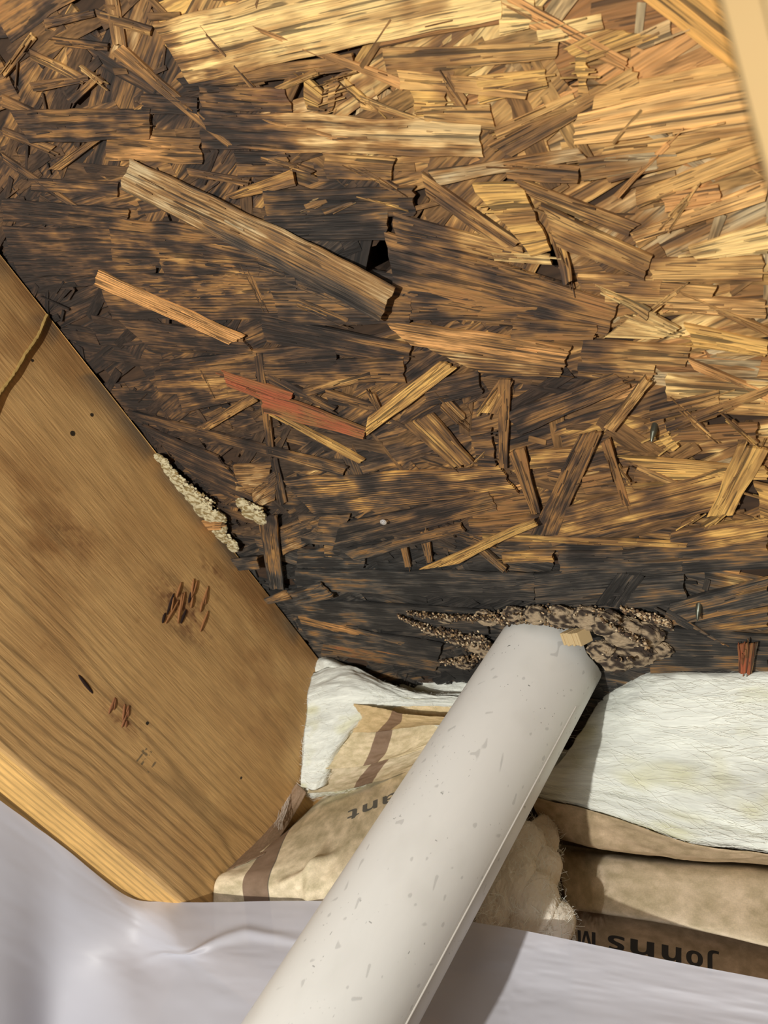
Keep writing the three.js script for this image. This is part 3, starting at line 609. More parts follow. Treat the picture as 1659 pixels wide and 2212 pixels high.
// ------------------------------------------------------------------ sheets, paper and fibre: surfaces through rows of points
const cr = (a, b, c, d, t) => 0.5 * (2 * b + (c - a) * t + (2 * a - 5 * b + 4 * c - d) * t * t + (3 * b - a - 3 * c + d) * t * t * t);
function along(list, t, get) {
  const n = list.length - 1, x = clamp(t, 0, 1) * n, i = Math.min(n - 1, Math.floor(x)), f = x - i, g = (k) => get(list[clamp(k, 0, n)]);
  return cr(i ? g(i - 1) : 2 * g(0) - g(1), g(i), g(i + 1), i < n - 1 ? g(i + 2) : 2 * g(n) - g(n - 1), f);
}
function patch(rows, { nu = 60, nv = 40, thick = 0, bump = () => 0, edge = () => [0, 0] } = {}) {
  const pts = rows.map((r) => r.map(([x, y, z, wx]) => wx === undefined ? atZ(x, y, z) : atX(x, y, wx)));
  const grid = [];
  for (let j = 0; j <= nv; j++) for (let i = 0; i <= nu; i++) {
    let u = i / nu, v = j / nv; const e = edge(u, v); u += e[0]; v += e[1];
    const p = V3(0, 0, 0);
    for (const c of ['x', 'y', 'z']) p[c] = along(pts, v, (row) => along(row, u, (q) => q[c]));
    grid.push(p);
  }
  const N = nu + 1, nrm = grid.map((p, k) => { const i = k % N, j = (k / N) | 0; const a = grid[j * N + Math.min(nu, i + 1)].clone().sub(grid[j * N + Math.max(0, i - 1)]), b = grid[Math.min(nv, j + 1) * N + i].clone().sub(grid[Math.max(0, j - 1) * N + i]); return b.cross(a).normalize(); });
  const front = grid.map((p, k) => p.clone().addScaledVector(nrm[k], bump((k % N) / nu, ((k / N) | 0) / nv, p)));
  const P = [], UV = [], IX = [];
  front.forEach((p, k) => { P.push(p.x, p.y, p.z); UV.push((k % N) / nu, 1 - ((k / N) | 0) / nv); });
  for (let j = 0; j < nv; j++) for (let i = 0; i < nu; i++) { const k = j * N + i; IX.push(k, k + N, k + 1, k + 1, k + N, k + N + 1); }
  if (thick) {
    const m = front.length;
    front.forEach((p, k) => { const q = p.clone().addScaledVector(nrm[k], -thick); P.push(q.x, q.y, q.z); UV.push((k % N) / nu, 1 - ((k / N) | 0) / nv); });
    for (let j = 0; j < nv; j++) for (let i = 0; i < nu; i++) { const k = m + j * N + i; IX.push(k, k + 1, k + N, k + 1, k + N + 1, k + N); }
    const rim = []; for (let i = 0; i < nu; i++) rim.push(i); for (let j = 0; j < nv; j++) rim.push(j * N + nu); for (let i = nu; i > 0; i--) rim.push(nv * N + i); for (let j = nv; j > 0; j--) rim.push(j * N);
    for (let k = 0; k < rim.length; k++) { const a = rim[k], b = rim[(k + 1) % rim.length]; IX.push(a, b, a + m, b, b + m, a + m); }
  }
  const g = new THREE.BufferGeometry(); g.setAttribute('position', new THREE.Float32BufferAttribute(P, 3)); g.setAttribute('uv', new THREE.Float32BufferAttribute(UV, 2)); g.setIndex(IX); g.computeVertexNormals();
  g.front = front; g.nrm = nrm; g.N = N;
  return g;
}
function fuzz(g, count, len, { keep = () => true, lift = .0015, slack = .5 } = {}) { // loose glass fibres lying on a surface
  const P = [], IX = [], { front, nrm, N } = g, rows = front.length / N, cell = front[1].distanceTo(front[0]) || .002;
  for (let k = 0; k < count; k++) {
    const i = rnd() * (N - 2), j = rnd() * (rows - 2), u = i / N, v = j / rows; if (!keep(u, v)) continue;
    const b = (j | 0) * N + (i | 0), o = front[b], a = front[b + 1].clone().sub(o).normalize(), dn = front[b + N].clone().sub(o).normalize(), n = nrm[b];
    const ang = (rnd() - .5) * 2 * slack, L = len * rr(.4, 1.3), d = a.clone().multiplyScalar(Math.cos(ang)).addScaledVector(dn, Math.sin(ang)), lf = lift * rr(.2, 1), wv = rr(-.15, .15);
    const s0 = P.length / 3, w = rr(.00003, .00008);
    for (let q = 0; q <= 4; q++) { const t = q / 4; const c = o.clone().addScaledVector(d, L * (t - .5)).addScaledVector(dn, wv * L * Math.sin(t * 5)).addScaledVector(n, .0003 + lf * Math.sin(Math.PI * t * rr(.8, 1))); for (const s of [-1, 1]) P.push(c.x + dn.x * w * s + n.x * w * s * .5, c.y + dn.y * w * s + n.y * w * s * .5, c.z + dn.z * w * s + n.z * w * s * .5); }
    for (let q = 0; q < 4; q++) { const e = s0 + q * 2; IX.push(e, e + 1, e + 2, e + 1, e + 3, e + 2); }
  }
  const r = new THREE.BufferGeometry(); r.setAttribute('position', new THREE.Float32BufferAttribute(P, 3)); r.setIndex(IX); r.computeVertexNormals(); return r;
}
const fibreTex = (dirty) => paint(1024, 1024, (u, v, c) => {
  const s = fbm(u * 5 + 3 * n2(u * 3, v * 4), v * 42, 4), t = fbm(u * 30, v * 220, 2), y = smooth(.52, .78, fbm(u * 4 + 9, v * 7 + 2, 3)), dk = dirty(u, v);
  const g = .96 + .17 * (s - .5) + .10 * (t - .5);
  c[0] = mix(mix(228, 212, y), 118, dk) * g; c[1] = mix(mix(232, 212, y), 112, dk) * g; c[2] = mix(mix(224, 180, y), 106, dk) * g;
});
const fuzzM = std({ color: 0xf4f4ea, roughness: .6, side: THREE.DoubleSide });
const fibreM = (t) => new THREE.MeshPhysicalMaterial({ map: t, bumpMap: t, bumpScale: .0009, roughness: .95 });
const strata = (a) => (u, v, p) => a * ((fbm(u * 3, v * 9 + 2 * n2(u * 2.5, v * 2), 3) - .5) * 1.3 + (fbm(u * 7, v * 40 + 3 * n2(u * 4, v * 3), 3) - .5) * .42);
function paper(w, h, draw, base = [206, 184, 146], worn = .5) {
  const cv = document.createElement('canvas'); cv.width = w; cv.height = h;
  const x = cv.getContext('2d'), im = x.createImageData(w, h), d = im.data, S = 4 / w;
  for (let j = 0, k = 0; j < h; j++) for (let i = 0; i < w; i++, k += 4) {
    const a = fbm(i * S * 7, j * S * 7 + 8, 5) - .5, f = n2(i * .22, j * .5) - .5, f2 = n2(i * .6 + 40, j * .25) - .5, g = 1 + worn * a * .55 + .06 * f + .06 * f2;
    d[k] = clamp(base[0] * g, 0, 255); d[k + 1] = clamp(base[1] * g, 0, 255); d[k + 2] = clamp(base[2] * (g + a * .1), 0, 255); d[k + 3] = 255;
  }
  x.putImageData(im, 0, 0); draw?.(x, w, h);
  const t = new THREE.CanvasTexture(cv); t.colorSpace = THREE.SRGBColorSpace; return t;
}
const paperM = (t) => std({ map: t, roughness: .78, side: THREE.DoubleSide });
const crumple = (a, f = 1) => (u, v) => a * ((1 - Math.abs(2 * fbm(u * 5 * f + 3, v * 4 * f, 3) - 1)) * .8 + .5 * (fbm(u * 12 * f, v * 9 * f, 2) - .5));

// right: upper batt
{
  const b = group('insulation_batt', atZ(1500, 1800, -.36));
  describe(b, 'thick white fibreglass batt right of the pipe, wedged under the rotten board', 'insulation');
  const rows = [
    [[1340, 1428, -.352], [1400, 1424, -.335], [1530, 1422, -.330], [1659, 1420, -.328], [1850, 1410, -.325]],
    [[1318, 1466, -.336], [1400, 1452, -.314], [1530, 1450, -.306], [1659, 1450, -.303], [1850, 1450, -.302]],
    [[1278, 1532, -.345], [1380, 1525, -.322], [1520, 1525, -.315], [1659, 1525, -.312], [1850, 1530, -.312]],
    [[1226, 1620, -.366], [1350, 1620, -.345], [1520, 1630, -.334], [1659, 1640, -.330], [1850, 1650, -.328]],
    [[1168, 1690, -.378], [1330, 1705, -.360], [1500, 1750, -.348], [1659, 1780, -.342], [1850, 1800, -.34]],
    [[1158, 1722, -.390], [1300, 1754, -.372], [1500, 1818, -.360], [1659, 1838, -.354], [1850, 1870, -.35]],
    [[1172, 1720, -.415], [1310, 1750, -.400], [1510, 1800, -.390], [1659, 1815, -.385], [1850, 1840, -.38]]];
  const g = patch(rows, { nu: 150, nv: 110, thick: .03, bump: strata(.0048) });
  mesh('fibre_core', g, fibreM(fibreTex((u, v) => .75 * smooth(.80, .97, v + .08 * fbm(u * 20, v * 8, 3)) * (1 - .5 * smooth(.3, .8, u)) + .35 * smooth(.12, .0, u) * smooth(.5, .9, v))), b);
  const fz = mesh('loose_fibres', fuzz(g, 1300, .022, { keep: (u, v) => v > .1, slack: .22, lift: .0009 }), fuzzM, b); fz.userData.kind = 'stuff';
  const pr = [
    [[1150, 1718, -.386], [1300, 1756, -.371], [1500, 1820, -.359], [1659, 1841, -.353], [1850, 1873, -.35]],
    [[1160, 1752, -.400], [1290, 1782, -.385], [1480, 1838, -.372], [1659, 1853, -.362], [1850, 1886, -.36]],
    [[1180, 1795, -.420], [1285, 1822, -.404], [1460, 1848, -.390], [1659, 1862, -.376], [1850, 1895, -.37]],
    [[1200, 1806, -.442], [1300, 1828, -.426], [1450, 1846, -.412], [1659, 1860, -.40], [1850, 1892, -.39]]];
  mesh('paper_facing', patch(pr, { nu: 90, nv: 26, thick: .0006, bump: crumple(.002), edge: (u, v) => [0, v < .05 ? .02 * (fbm(u * 22, 4, 2) - .5) : 0] }), paperM(paper(1024, 256, null, [184, 162, 130], .7)), b, 'brown kraft paper facing');
}
// right: lower batt with printed paper
{
  const b = group('insulation_batt', atZ(1500, 2080, -.41));
  describe(b, 'paper faced insulation batt with bold dark lettering, below the white batt', 'insulation');
  const upper = [
    [[1190, 1822, -.46], [1300, 1836, -.445], [1450, 1850, -.43], [1659, 1864, -.415], [1850, 1896, -.41]],
    [[1205, 1850, -.444], [1300, 1856, -.432], [1450, 1872, -.415], [1659, 1890, -.400], [1850, 1925, -.395]],
    [[1214, 1905, -.434], [1300, 1905, -.424], [1450, 1925, -.408], [1659, 1955, -.392], [1850, 1995, -.385]],
    [[1226, 1958, -.430], [1300, 1966, -.420], [1450, 1990, -.404], [1659, 2036, -.386], [1850, 2090, -.38]],
    [[1228, 1962, -.436], [1300, 1972, -.427], [1450, 1996, -.411], [1659, 2042, -.393], [1850, 2096, -.388]]];
  mesh('paper_facing', patch(upper, { nu: 80, nv: 50, thick: .0008, bump: crumple(.0005), edge: (u, v) => [0, v > .9 ? .006 * (fbm(u * 16, 2, 2) - .5) : 0] }), paperM(paper(1024, 512, null, [212, 196, 166], .6)), b, 'folded kraft paper flange');
  const lower = [
    [[1226, 1952, -.444], [1310, 1962, -.433], [1450, 1984, -.417], [1555, 2010, -.409], [1659, 2032, -.400], [1850, 2080, -.394]],
    [[1232, 2010, -.440], [1310, 2020, -.430], [1450, 2044, -.414], [1555, 2066, -.405], [1659, 2090, -.396], [1850, 2140, -.390]],
    [[1238, 2090, -.438], [1310, 2100, -.428], [1450, 2124, -.412], [1555, 2150, -.403], [1659, 2175, -.394], [1850, 2230, -.388]],
    [[1244, 2190, -.438], [1310, 2200, -.428], [1450, 2230, -.412], [1555, 2260, -.403], [1659, 2285, -.394], [1850, 2340, -.388]]];
  const tex = paper(2048, 1024, (x, w, h) => {
    x.save(); x.translate(w * .585, h * .345); x.rotate(Math.PI + .02); x.scale(.98, .9); x.fillStyle = 'rgba(38,36,34,.92)'; x.font = 'bold 300px sans-serif'; x.textBaseline = 'alphabetic'; x.fillText('Johns M', 0, 0); x.restore();
  }, [168, 144, 112], .7);
  mesh('printed_facing', patch(lower, { nu: 80, nv: 40, thick: .0008, bump: crumple(.0008) }), paperM(tex), b, 'brown kraft paper with bold dark lettering');
}
// left: upper batt, folded
{
  const b = group('insulation_batt', atZ(760, 1680, -.36));
  describe(b, 'crumpled white batt with torn paper in the corner between joist and pipe', 'insulation');
  const rows = [
    [[690, 1392, -.332], [750, 1390, -.338], [830, 1400, -.345], [920, 1440, -.35], [1040, 1470, -.345]],
    [[672, 1420, -.318], [745, 1412, -.322], [830, 1425, -.334], [915, 1455, -.338], [1020, 1478, -.335]],
    [[664, 1470, -.322], [740, 1470, -.326], [820, 1492, -.338], [905, 1502, -.340], [1000, 1508, -.336]],
    [[658, 1545, -.336], [720, 1560, -.338], [800, 1560, -.348], [890, 1560, -.352], [980, 1555, -.35]],
    [[650, 1640, -.352], [700, 1655, -.356], [780, 1650, -.364], [860, 1640, -.368], [950, 1620, -.37]],
    [[650, 1706, -.368], [690, 1712, -.370], [760, 1700, -.378], [840, 1680, -.384], [930, 1655, -.386]],
    [[662, 1712, -.392], [700, 1716, -.394], [770, 1704, -.40], [850, 1684, -.405], [935, 1658, -.41]]];
  const fold = (u, v) => .011 * Math.exp(-(((v - (.22 + .28 * u)) / .05) ** 2)) * smooth(.0, .2, u) - .008 * Math.exp(-(((v - (.14 + .26 * u)) / .05) ** 2)) * smooth(.1, .3, u);
  const g = patch(rows, { nu: 110, nv: 110, thick: .018, bump: (u, v) => strata(.004)(u, v) + fold(u, v) + .005 * (fbm(u * 7, v * 8 + 5, 3) - .5) });
  mesh('fibre_core', g, fibreM(fibreTex((u, v) => .08 * smooth(.6, .8, fbm(u * 6 + 2, v * 6, 3)))), b);
  const fz = mesh('loose_fibres', fuzz(g, 2600, .008, { slack: 1.4, lift: .002 }), fuzzM, b); fz.userData.kind = 'stuff';
  const flap = [
    [[676, 1452, -.313], [756, 1436, -.316], [830, 1474, -.324], [900, 1496, -.328], [1010, 1508, -.330]],
    [[664, 1496, -.312], [748, 1474, -.314], [830, 1494, -.322], [900, 1508, -.327], [1010, 1516, -.329]],
    [[660, 1556, -.322], [735, 1540, -.324], [820, 1524, -.327], [900, 1522, -.330], [1010, 1526, -.332]],
    [[652, 1640, -.336], [712, 1630, -.338], [780, 1580, -.342], [890, 1550, -.346], [1000, 1545, -.346]],
    [[650, 1700, -.352], [690, 1706, -.355], [740, 1660, -.362], [860, 1600, -.362], [980, 1580, -.362]]];
  const gf = patch(flap, { nu: 90, nv: 70, thick: .008, bump: (u, v) => strata(.003)(u, v) + .003 * (fbm(u * 9 + 4, v * 9, 4) - .5) });
  mesh('folded_fibre', gf, fibreM(fibreTex(() => 0)), b, 'creamy folded flap of fibre');
  const ff = mesh('loose_fibres', fuzz(gf, 900, .006, { slack: 1.5, lift: .0015 }), fuzzM, b); ff.userData.kind = 'stuff';
  const stripe = (x, w, h, x0, x1) => { x.fillStyle = 'rgba(92,66,52,.66)'; x.beginPath(); x.moveTo(x0 * w, 0); x.lineTo(x1 * w, 0); x.lineTo((x1 - .03) * w, h); x.lineTo((x0 - .03) * w, h); x.fill(); };
  const torn = (k) => (u, v) => [0, v < .08 ? k * (fbm(u * 18, k * 90, 3) - .5) : 0];
  const p1 = [
    [[762, 1518, -.330], [830, 1530, -.330], [880, 1542, -.332], [960, 1548, -.334], [1040, 1552, -.336]],
    [[745, 1545, -.338], [820, 1552, -.338], [880, 1560, -.340], [950, 1562, -.342], [1030, 1565, -.344]],
    [[722, 1582, -.346], [800, 1580, -.347], [860, 1572, -.350], [930, 1562, -.354], [1010, 1560, -.356]]];
  mesh('paper_facing', patch(p1.map((r) => r.map(([x, y, z]) => [x, y, z + .008])), { nu: 70, nv: 30, thick: .0006, bump: crumple(.0012), edge: torn(.10) }), paperM(paper(512, 256, (x, w, h) => stripe(x, w, h, .34, .46), [190, 166, 122])), b, 'torn strip of kraft paper');
  const p0 = [
    [[770, 1508, -.334], [850, 1508, -.336], [905, 1514, -.338], [970, 1520, -.34], [1040, 1526, -.34]],
    [[790, 1524, -.337], [860, 1524, -.339], [905, 1530, -.341], [970, 1536, -.343], [1040, 1542, -.343]],
    [[830, 1545, -.343], [880, 1552, -.344], [905, 1556, -.345], [970, 1560, -.347], [1040, 1562, -.347]]];
  mesh('paper_facing', patch(p0.map((r) => r.map(([x, y, z]) => [x, y, z + .008])), { nu: 60, nv: 18, thick: .0006, bump: crumple(.001), edge: torn(.16) }), paperM(paper(512, 128, null, [204, 184, 142])), b, 'upper torn paper edge');
  const p2 = [
    [[716, 1584, -.345], [790, 1578, -.348], [860, 1568, -.352], [930, 1552, -.356], [1010, 1540, -.358]],
    [[708, 1620, -.349], [780, 1622, -.354], [850, 1618, -.358], [920, 1596, -.362], [1000, 1575, -.364]],
    [[704, 1662, -.353], [770, 1656, -.360], [830, 1640, -.364], [900, 1622, -.367], [980, 1600, -.37]]];
  mesh('paper_facing', patch(p2.map((r) => r.map(([x, y, z]) => [x, y, z + .008])), { nu: 70, nv: 34, thick: .0006, bump: crumple(.0018) }), paperM(paper(512, 256, (x, w, h) => stripe(x, w, h, .34, .47), [202, 186, 150])), b, 'kraft paper with a dark stripe');
  const p3 = [
    [[690, 1660, -.355], [765, 1654, -.361], [830, 1640, -.366], [900, 1622, -.37], [980, 1600, -.374]],
    [[672, 1690, -.362], [740, 1684, -.368], [810, 1668, -.373], [880, 1648, -.377], [960, 1622, -.38]],
    [[664, 1712, -.372], [730, 1706, -.378], [800, 1690, -.384], [870, 1668, -.388], [950, 1640, -.392]]];
  mesh('paper_facing', patch(p3.map((r) => r.map(([x, y, z]) => [x, y, z + .008])), { nu: 60, nv: 24, thick: .0006, bump: crumple(.0014) }), paperM(paper(512, 256, (x, w, h) => stripe(x, w, h, .40, .54), [196, 182, 152])), b, 'lower fold of kraft paper');
}
// left: lower batt with paper face
{
  const b = group('insulation_batt', atZ(640, 1930, -.345));
  describe(b, 'kraft paper batt with a dark stripe, left of the pipe below the torn white one', 'insulation');
  const rows = [
    [[612, 1800, -.395], [690, 1722, -.40], [770, 1680, -.405], [860, 1640, -.41], [960, 1590, -.41]],
    [[600, 1812, -.374], [690, 1738, -.382], [775, 1700, -.386], [870, 1660, -.388], [980, 1610, -.388]],
    [[560, 1838, -.352], [670, 1782, -.356], [770, 1748, -.360], [870, 1716, -.362], [980, 1670, -.362]],
    [[505, 1874, -.349], [640, 1846, -.342], [750, 1826, -.342], [850, 1806, -.344], [960, 1770, -.346]],
    [[470, 1902, -.347], [600, 1908, -.341], [720, 1905, -.339], [830, 1895, -.340], [940, 1870, -.342]],
    [[466, 1955, -.357], [590, 1970, -.356], [710, 1975, -.356], [820, 1975, -.358], [930, 1960, -.362]],
    [[466, 2040, -.376], [590, 2050, -.374], [710, 2060, -.372], [820, 2060, -.374], [930, 2050, -.376]]];
  const crease = (u, v) => .0045 * Math.exp(-(((u - .40 - .1 * (v - .6)) / .03) ** 2)) * smooth(.45, .6, v) * smooth(.95, .75, v) + .003 * Math.exp(-(((v - .56 - .12 * Math.sin(u * 7)) / .03) ** 2)) * smooth(.22, .3, u) * smooth(.5, .4, u);
  const tex = paper(1024, 1024, (x, w, h) => {
    x.fillStyle = 'rgba(96,70,54,.68)'; x.beginPath(); x.moveTo(.03 * w, .0); x.bezierCurveTo(.0 * w, .3 * h, .12 * w, .5 * h, .155 * w, h); x.lineTo(.265 * w, h); x.bezierCurveTo(.25 * w, .6 * h, .08 * w, .35 * h, .09 * w, 0); x.fill();
    x.strokeStyle = 'rgba(40,40,40,.5)'; x.lineWidth = 4; x.beginPath(); x.moveTo(.265 * w, h); x.bezierCurveTo(.25 * w, .6 * h, .08 * w, .35 * h, .09 * w, 0); x.stroke();
    x.save(); x.translate(.80 * w, .30 * h); x.rotate(Math.PI - .10); x.scale(1.5, .7); x.fillStyle = 'rgba(66,70,72,.78)'; x.font = 'bold 118px sans-serif'; x.fillText('tant', 0, 0); x.restore();
    x.fillStyle = 'rgba(92,74,56,.6)'; for (const [a, c, r] of [[.78, .06, 12], [.7, .12, 7], [.85, .16, 14], [.6, .62, 7], [.93, .38, 9]]) { x.beginPath(); x.ellipse(a * w, c * h, r * 1.4, r, .4, 0, 7); x.fill(); }
  }, [214, 199, 166], .75);
  mesh('paper_facing', patch(rows, { nu: 110, nv: 100, thick: .0008, bump: (u, v) => crumple(.0022)(u, v) * (.3 + .9 * smooth(.4, .7, v)) + crease(u, v) }), paperM(tex), b, 'kraft paper with a dark stripe and grey lettering');
  const core = rows.map((r) => r.map(([x, y, z]) => [x, y, z - .004]));
  mesh('fibre_core', patch(core, { nu: 40, nv: 40, thick: .02 }), fibreM(fibreTex(() => 0)), b);
  // paper flange stapled to the joist
  const fl = [
    [[640, 1692, -.360], [650, 1700, -.362], [662, 1712, -.366]],
    [[606, 1750, -.368], [622, 1752, -.366], [640, 1752, -.370]],
    [[560, 1812, -.362], [580, 1808, -.357], [606, 1808, -.360]],
    [[490, 1882, -.349], [530, 1866, -.346], [572, 1846, -.347]]];
  mesh('stapling_flange', patch(fl, { nu: 16, nv: 50, thick: .0005, bump: crumple(.0012) }), paperM(paper(256, 512, null, [136, 112, 88])), b, 'thin brown flange stapled to the joist');
}
// loose wad of fibre behind the pipe
function fibreBall(g, count) {
  const p = g.attributes.position, n = g.attributes.normal, P = [], IX = [], a = V3(), m = V3(), d = V3(), w = V3();
  for (let k = 0; k < count; k++) {
    const i = (rnd() * p.count) | 0; a.fromBufferAttribute(p, i); m.fromBufferAttribute(n, i); d.set(rr(-1, 1), rr(-1.6, .6), rr(-1, 1)).addScaledVector(m, .2).normalize(); w.crossVectors(d, m).normalize().multiplyScalar(.00008);
    const L = rr(.002, .007), s0 = P.length / 3, cv = rr(.0003, .0012);
    for (let q = 0; q <= 4; q++) { const t = q / 4, c = a.clone().addScaledVector(d, L * t).addScaledVector(m, .0002 + cv * Math.sin(t * 3)); for (const e of [-1, 1]) P.push(c.x + e * w.x, c.y + e * w.y, c.z + e * w.z); }
    for (let q = 0; q < 4; q++) { const e = s0 + q * 2; IX.push(e, e + 1, e + 2, e + 1, e + 3, e + 2); }
  }
  const r = new THREE.BufferGeometry(); r.setAttribute('position', new THREE.Float32BufferAttribute(P, 3)); r.setIndex(IX); r.computeVertexNormals(); return r;
}
{
  const gs = [];
  for (const [x, y, z, r, sx] of [[1120, 1850, -.388, .014, 1.1], [1165, 1900, -.395, .015, .9], [1110, 1930, -.385, .015, 1], [1150, 1970, -.385, .013, 1.2], [1200, 1995, -.39, .008, 1.4], [1080, 1960, -.380, .013, 1], [1160, 1830, -.40, .012, 1]]) {
    const g = new THREE.IcosahedronGeometry(r, 14), p = g.attributes.position, c = atZ(x, y, z), v = V3();
    for (let i = 0; i < p.count; i++) { v.fromBufferAttribute(p, i); const k = 1 + .7 * (n3(v.x * 90 + x, v.y * 90, v.z * 90) - .5) + .22 * (n3(v.x * 300, v.y * 160 + y, v.z * 300) - .5) + .12 * (n3(v.x * 1100, v.y * 500, v.z * 1100) - .5); v.multiplyScalar(k); p.setXYZ(i, v.x * sx * .85 + c.x, v.y * 1.5 + c.y, v.z * .8 + c.z); }
    g.computeVertexNormals(); gs.push(g);
  }
  const t = group('insulation_tuft', atZ(1140, 2010, -.39));
  describe(t, 'loose cream tuft of insulation fibre hanging behind the pipe above the clear sheet', 'insulation');
  mesh('tuft_core', mergeGeometries(gs), std({ color: 0xeae0d0, roughness: .95 }), t);
  const hair = gs.map((g) => fibreBall(g, 700)); const hm = mesh('loose_fibres', mergeGeometries(hair), fuzzM, t); hm.userData.kind = 'stuff';
}

// ------------------------------------------------------------------ the drain pipe
{
  const top = V3(-.2166, EYE.y + .2475, -.3006), dir = V3(-.0865, -.9934, .0751).normalize(), R = .03015, LEN = .62;
  const ax = V3(0, 0, 1).cross(dir).normalize(), az = dir.clone().cross(ax);       // ax points sideways, az towards the lens
  const g = new THREE.BufferGeometry(), P = [], UV = [], IX = [], nA = 128, nL = 90;
  const toEye = EYE.clone().sub(top); const a0 = Math.atan2(toEye.dot(az), toEye.dot(ax));
  const ring = (rad, s, a) => top.clone().addScaledVector(dir, s).addScaledVector(ax, rad * Math.cos(a)).addScaledVector(az, rad * Math.sin(a));
  const side = ax.dot(V3(1, 0, 0)) > 0 ? -1 : 1;
  const rim = (a) => { let q = (a - a0) * side; q = Math.atan2(Math.sin(q), Math.cos(q)); return -.004 + .0012 * fbm(q * 6 + 9, 2, 3) + .006 * Math.exp(-(((q - .62) / .24) ** 2)) + .003 * Math.exp(-(((q - 1.0) / .2) ** 2)); };
  for (const [rad, rev] of [[R, 0], [.0262, 1]]) {
    const b = P.length / 3;
    for (let j = 0; j <= nL; j++) for (let i = 0; i <= nA; i++) { const a = i / nA * 2 * Math.PI, s = mix(rim(a), LEN, Math.pow(j / nL, 1.6)), p = ring(rad, s, a); P.push(p.x, p.y, p.z); UV.push(i / nA, s / .4); }
    for (let j = 0; j < nL; j++) for (let i = 0; i < nA; i++) { const k = b + j * (nA + 1) + i, n = nA + 1; rev ? IX.push(k, k + n, k + 1, k + 1, k + n, k + n + 1) : IX.push(k, k + 1, k + n, k + 1, k + n + 1, k + n); }
  }
  const half = (nL + 1) * (nA + 1);
  for (let i = 0; i < nA; i++) { IX.push(i, i + half, i + 1, i + 1, i + half, i + half + 1); const e = nL * (nA + 1) + i; IX.push(e, e + 1, e + half, e + 1, e + half + 1, e + half); }
  g.setAttribute('position', new THREE.Float32BufferAttribute(P, 3)); g.setAttribute('uv', new THREE.Float32BufferAttribute(UV, 2)); g.setIndex(IX); g.computeVertexNormals();
  const U0 = a0 / (2 * Math.PI);
  const tex = paint(1024, 1024, (u, v, c) => { // v: 0 at the top end, 1 at 40 cm
    const n = fbm(u * 8, v * 9, 4) - .5, d = Math.abs((((u - U0) * side + 1.5) % 1) - .5);
    const mm = v * 400; let g = 1 + .03 * n;
    const spk = smooth(.94, .97, n2(u * 190, v * 400)) * smooth(.55, .72, fbm(u * 16, v * 18 + 4, 2)) * (mm < 70 ? .8 : .4);
    const scr = smooth(.90, .94, n2(u * 60 + v * 40, v * 90 - u * 30)) * .10;
    const dirt = .25 * smooth(14, 0, mm + 12 * n) + .05 * smooth(.5, .9, fbm(u * 10 + 40, v * 14, 4));
    g *= (1 - .75 * spk) * (1 - scr) * (1 - dirt * .6);
    c[0] = 233 * g; c[1] = 234 * g * (1 - dirt * .04); c[2] = 231 * g * (1 - dirt * .12);
  });
  tex.wrapS = THREE.RepeatWrapping;
  const pipe = group('drain_pipe', top);
  describe(pipe, 'white plastic drain pipe coming down through the rotten board', 'pipe');
  mesh('pipe_wall', g, std({ map: tex, roughness: .38 }), pipe);
  // moulded seam along the side
  const sp = []; for (let k = 0; k <= 20; k++) sp.push(ring(R + .0001, mix(.03, LEN, k / 20), a0 + side * .95));
  mesh('seam', new THREE.TubeGeometry(new THREE.CatmullRomCurve3(sp), 60, .0005, 6), std({ color: 0xcfcbc4, roughness: .45 }), pipe, 'thin moulded seam');
}
// lumpy crust of rot or dried glue, coloured in two tones
function crustLump(x, y, drop, r, fl, h1, h2) {
  const c = new THREE.Color(), p = onCeil(x, y, drop), g = new THREE.IcosahedronGeometry(1, 12), q = g.attributes.position, n = q.count, col = new Float32Array(n * 3), s = rnd() * 50, c1 = new THREE.Color(h1), c2 = new THREE.Color(h2);
  for (let i = 0; i < n; i++) {
    const a = q.getX(i), b = q.getY(i), e = q.getZ(i), k = .55 + .5 * n3(a * 1.6 + s, b * 1.6, e * 1.6) + .35 * n3(a * 5 + s, b * 5, e * 5) + .22 * n3(a * 14, b * 14 + s, e * 14); q.setXYZ(i, a * k * r * 1.35, b * k * r * fl, e * k * r);
    c.copy(c1).lerp(c2, smooth(.42, .62, n3(a * 4 + s + 9, b * 4, e * 4 + 5))).multiplyScalar(.7 + .6 * n3(a * 17, b * 17, e * 17 + s)); c.toArray(col, i * 3);
  }
  g.computeVertexNormals(); g.deleteAttribute('uv'); g.setAttribute('color', new THREE.BufferAttribute(col, 3)); g.translate(p.x, p.y, p.z); return g;
}
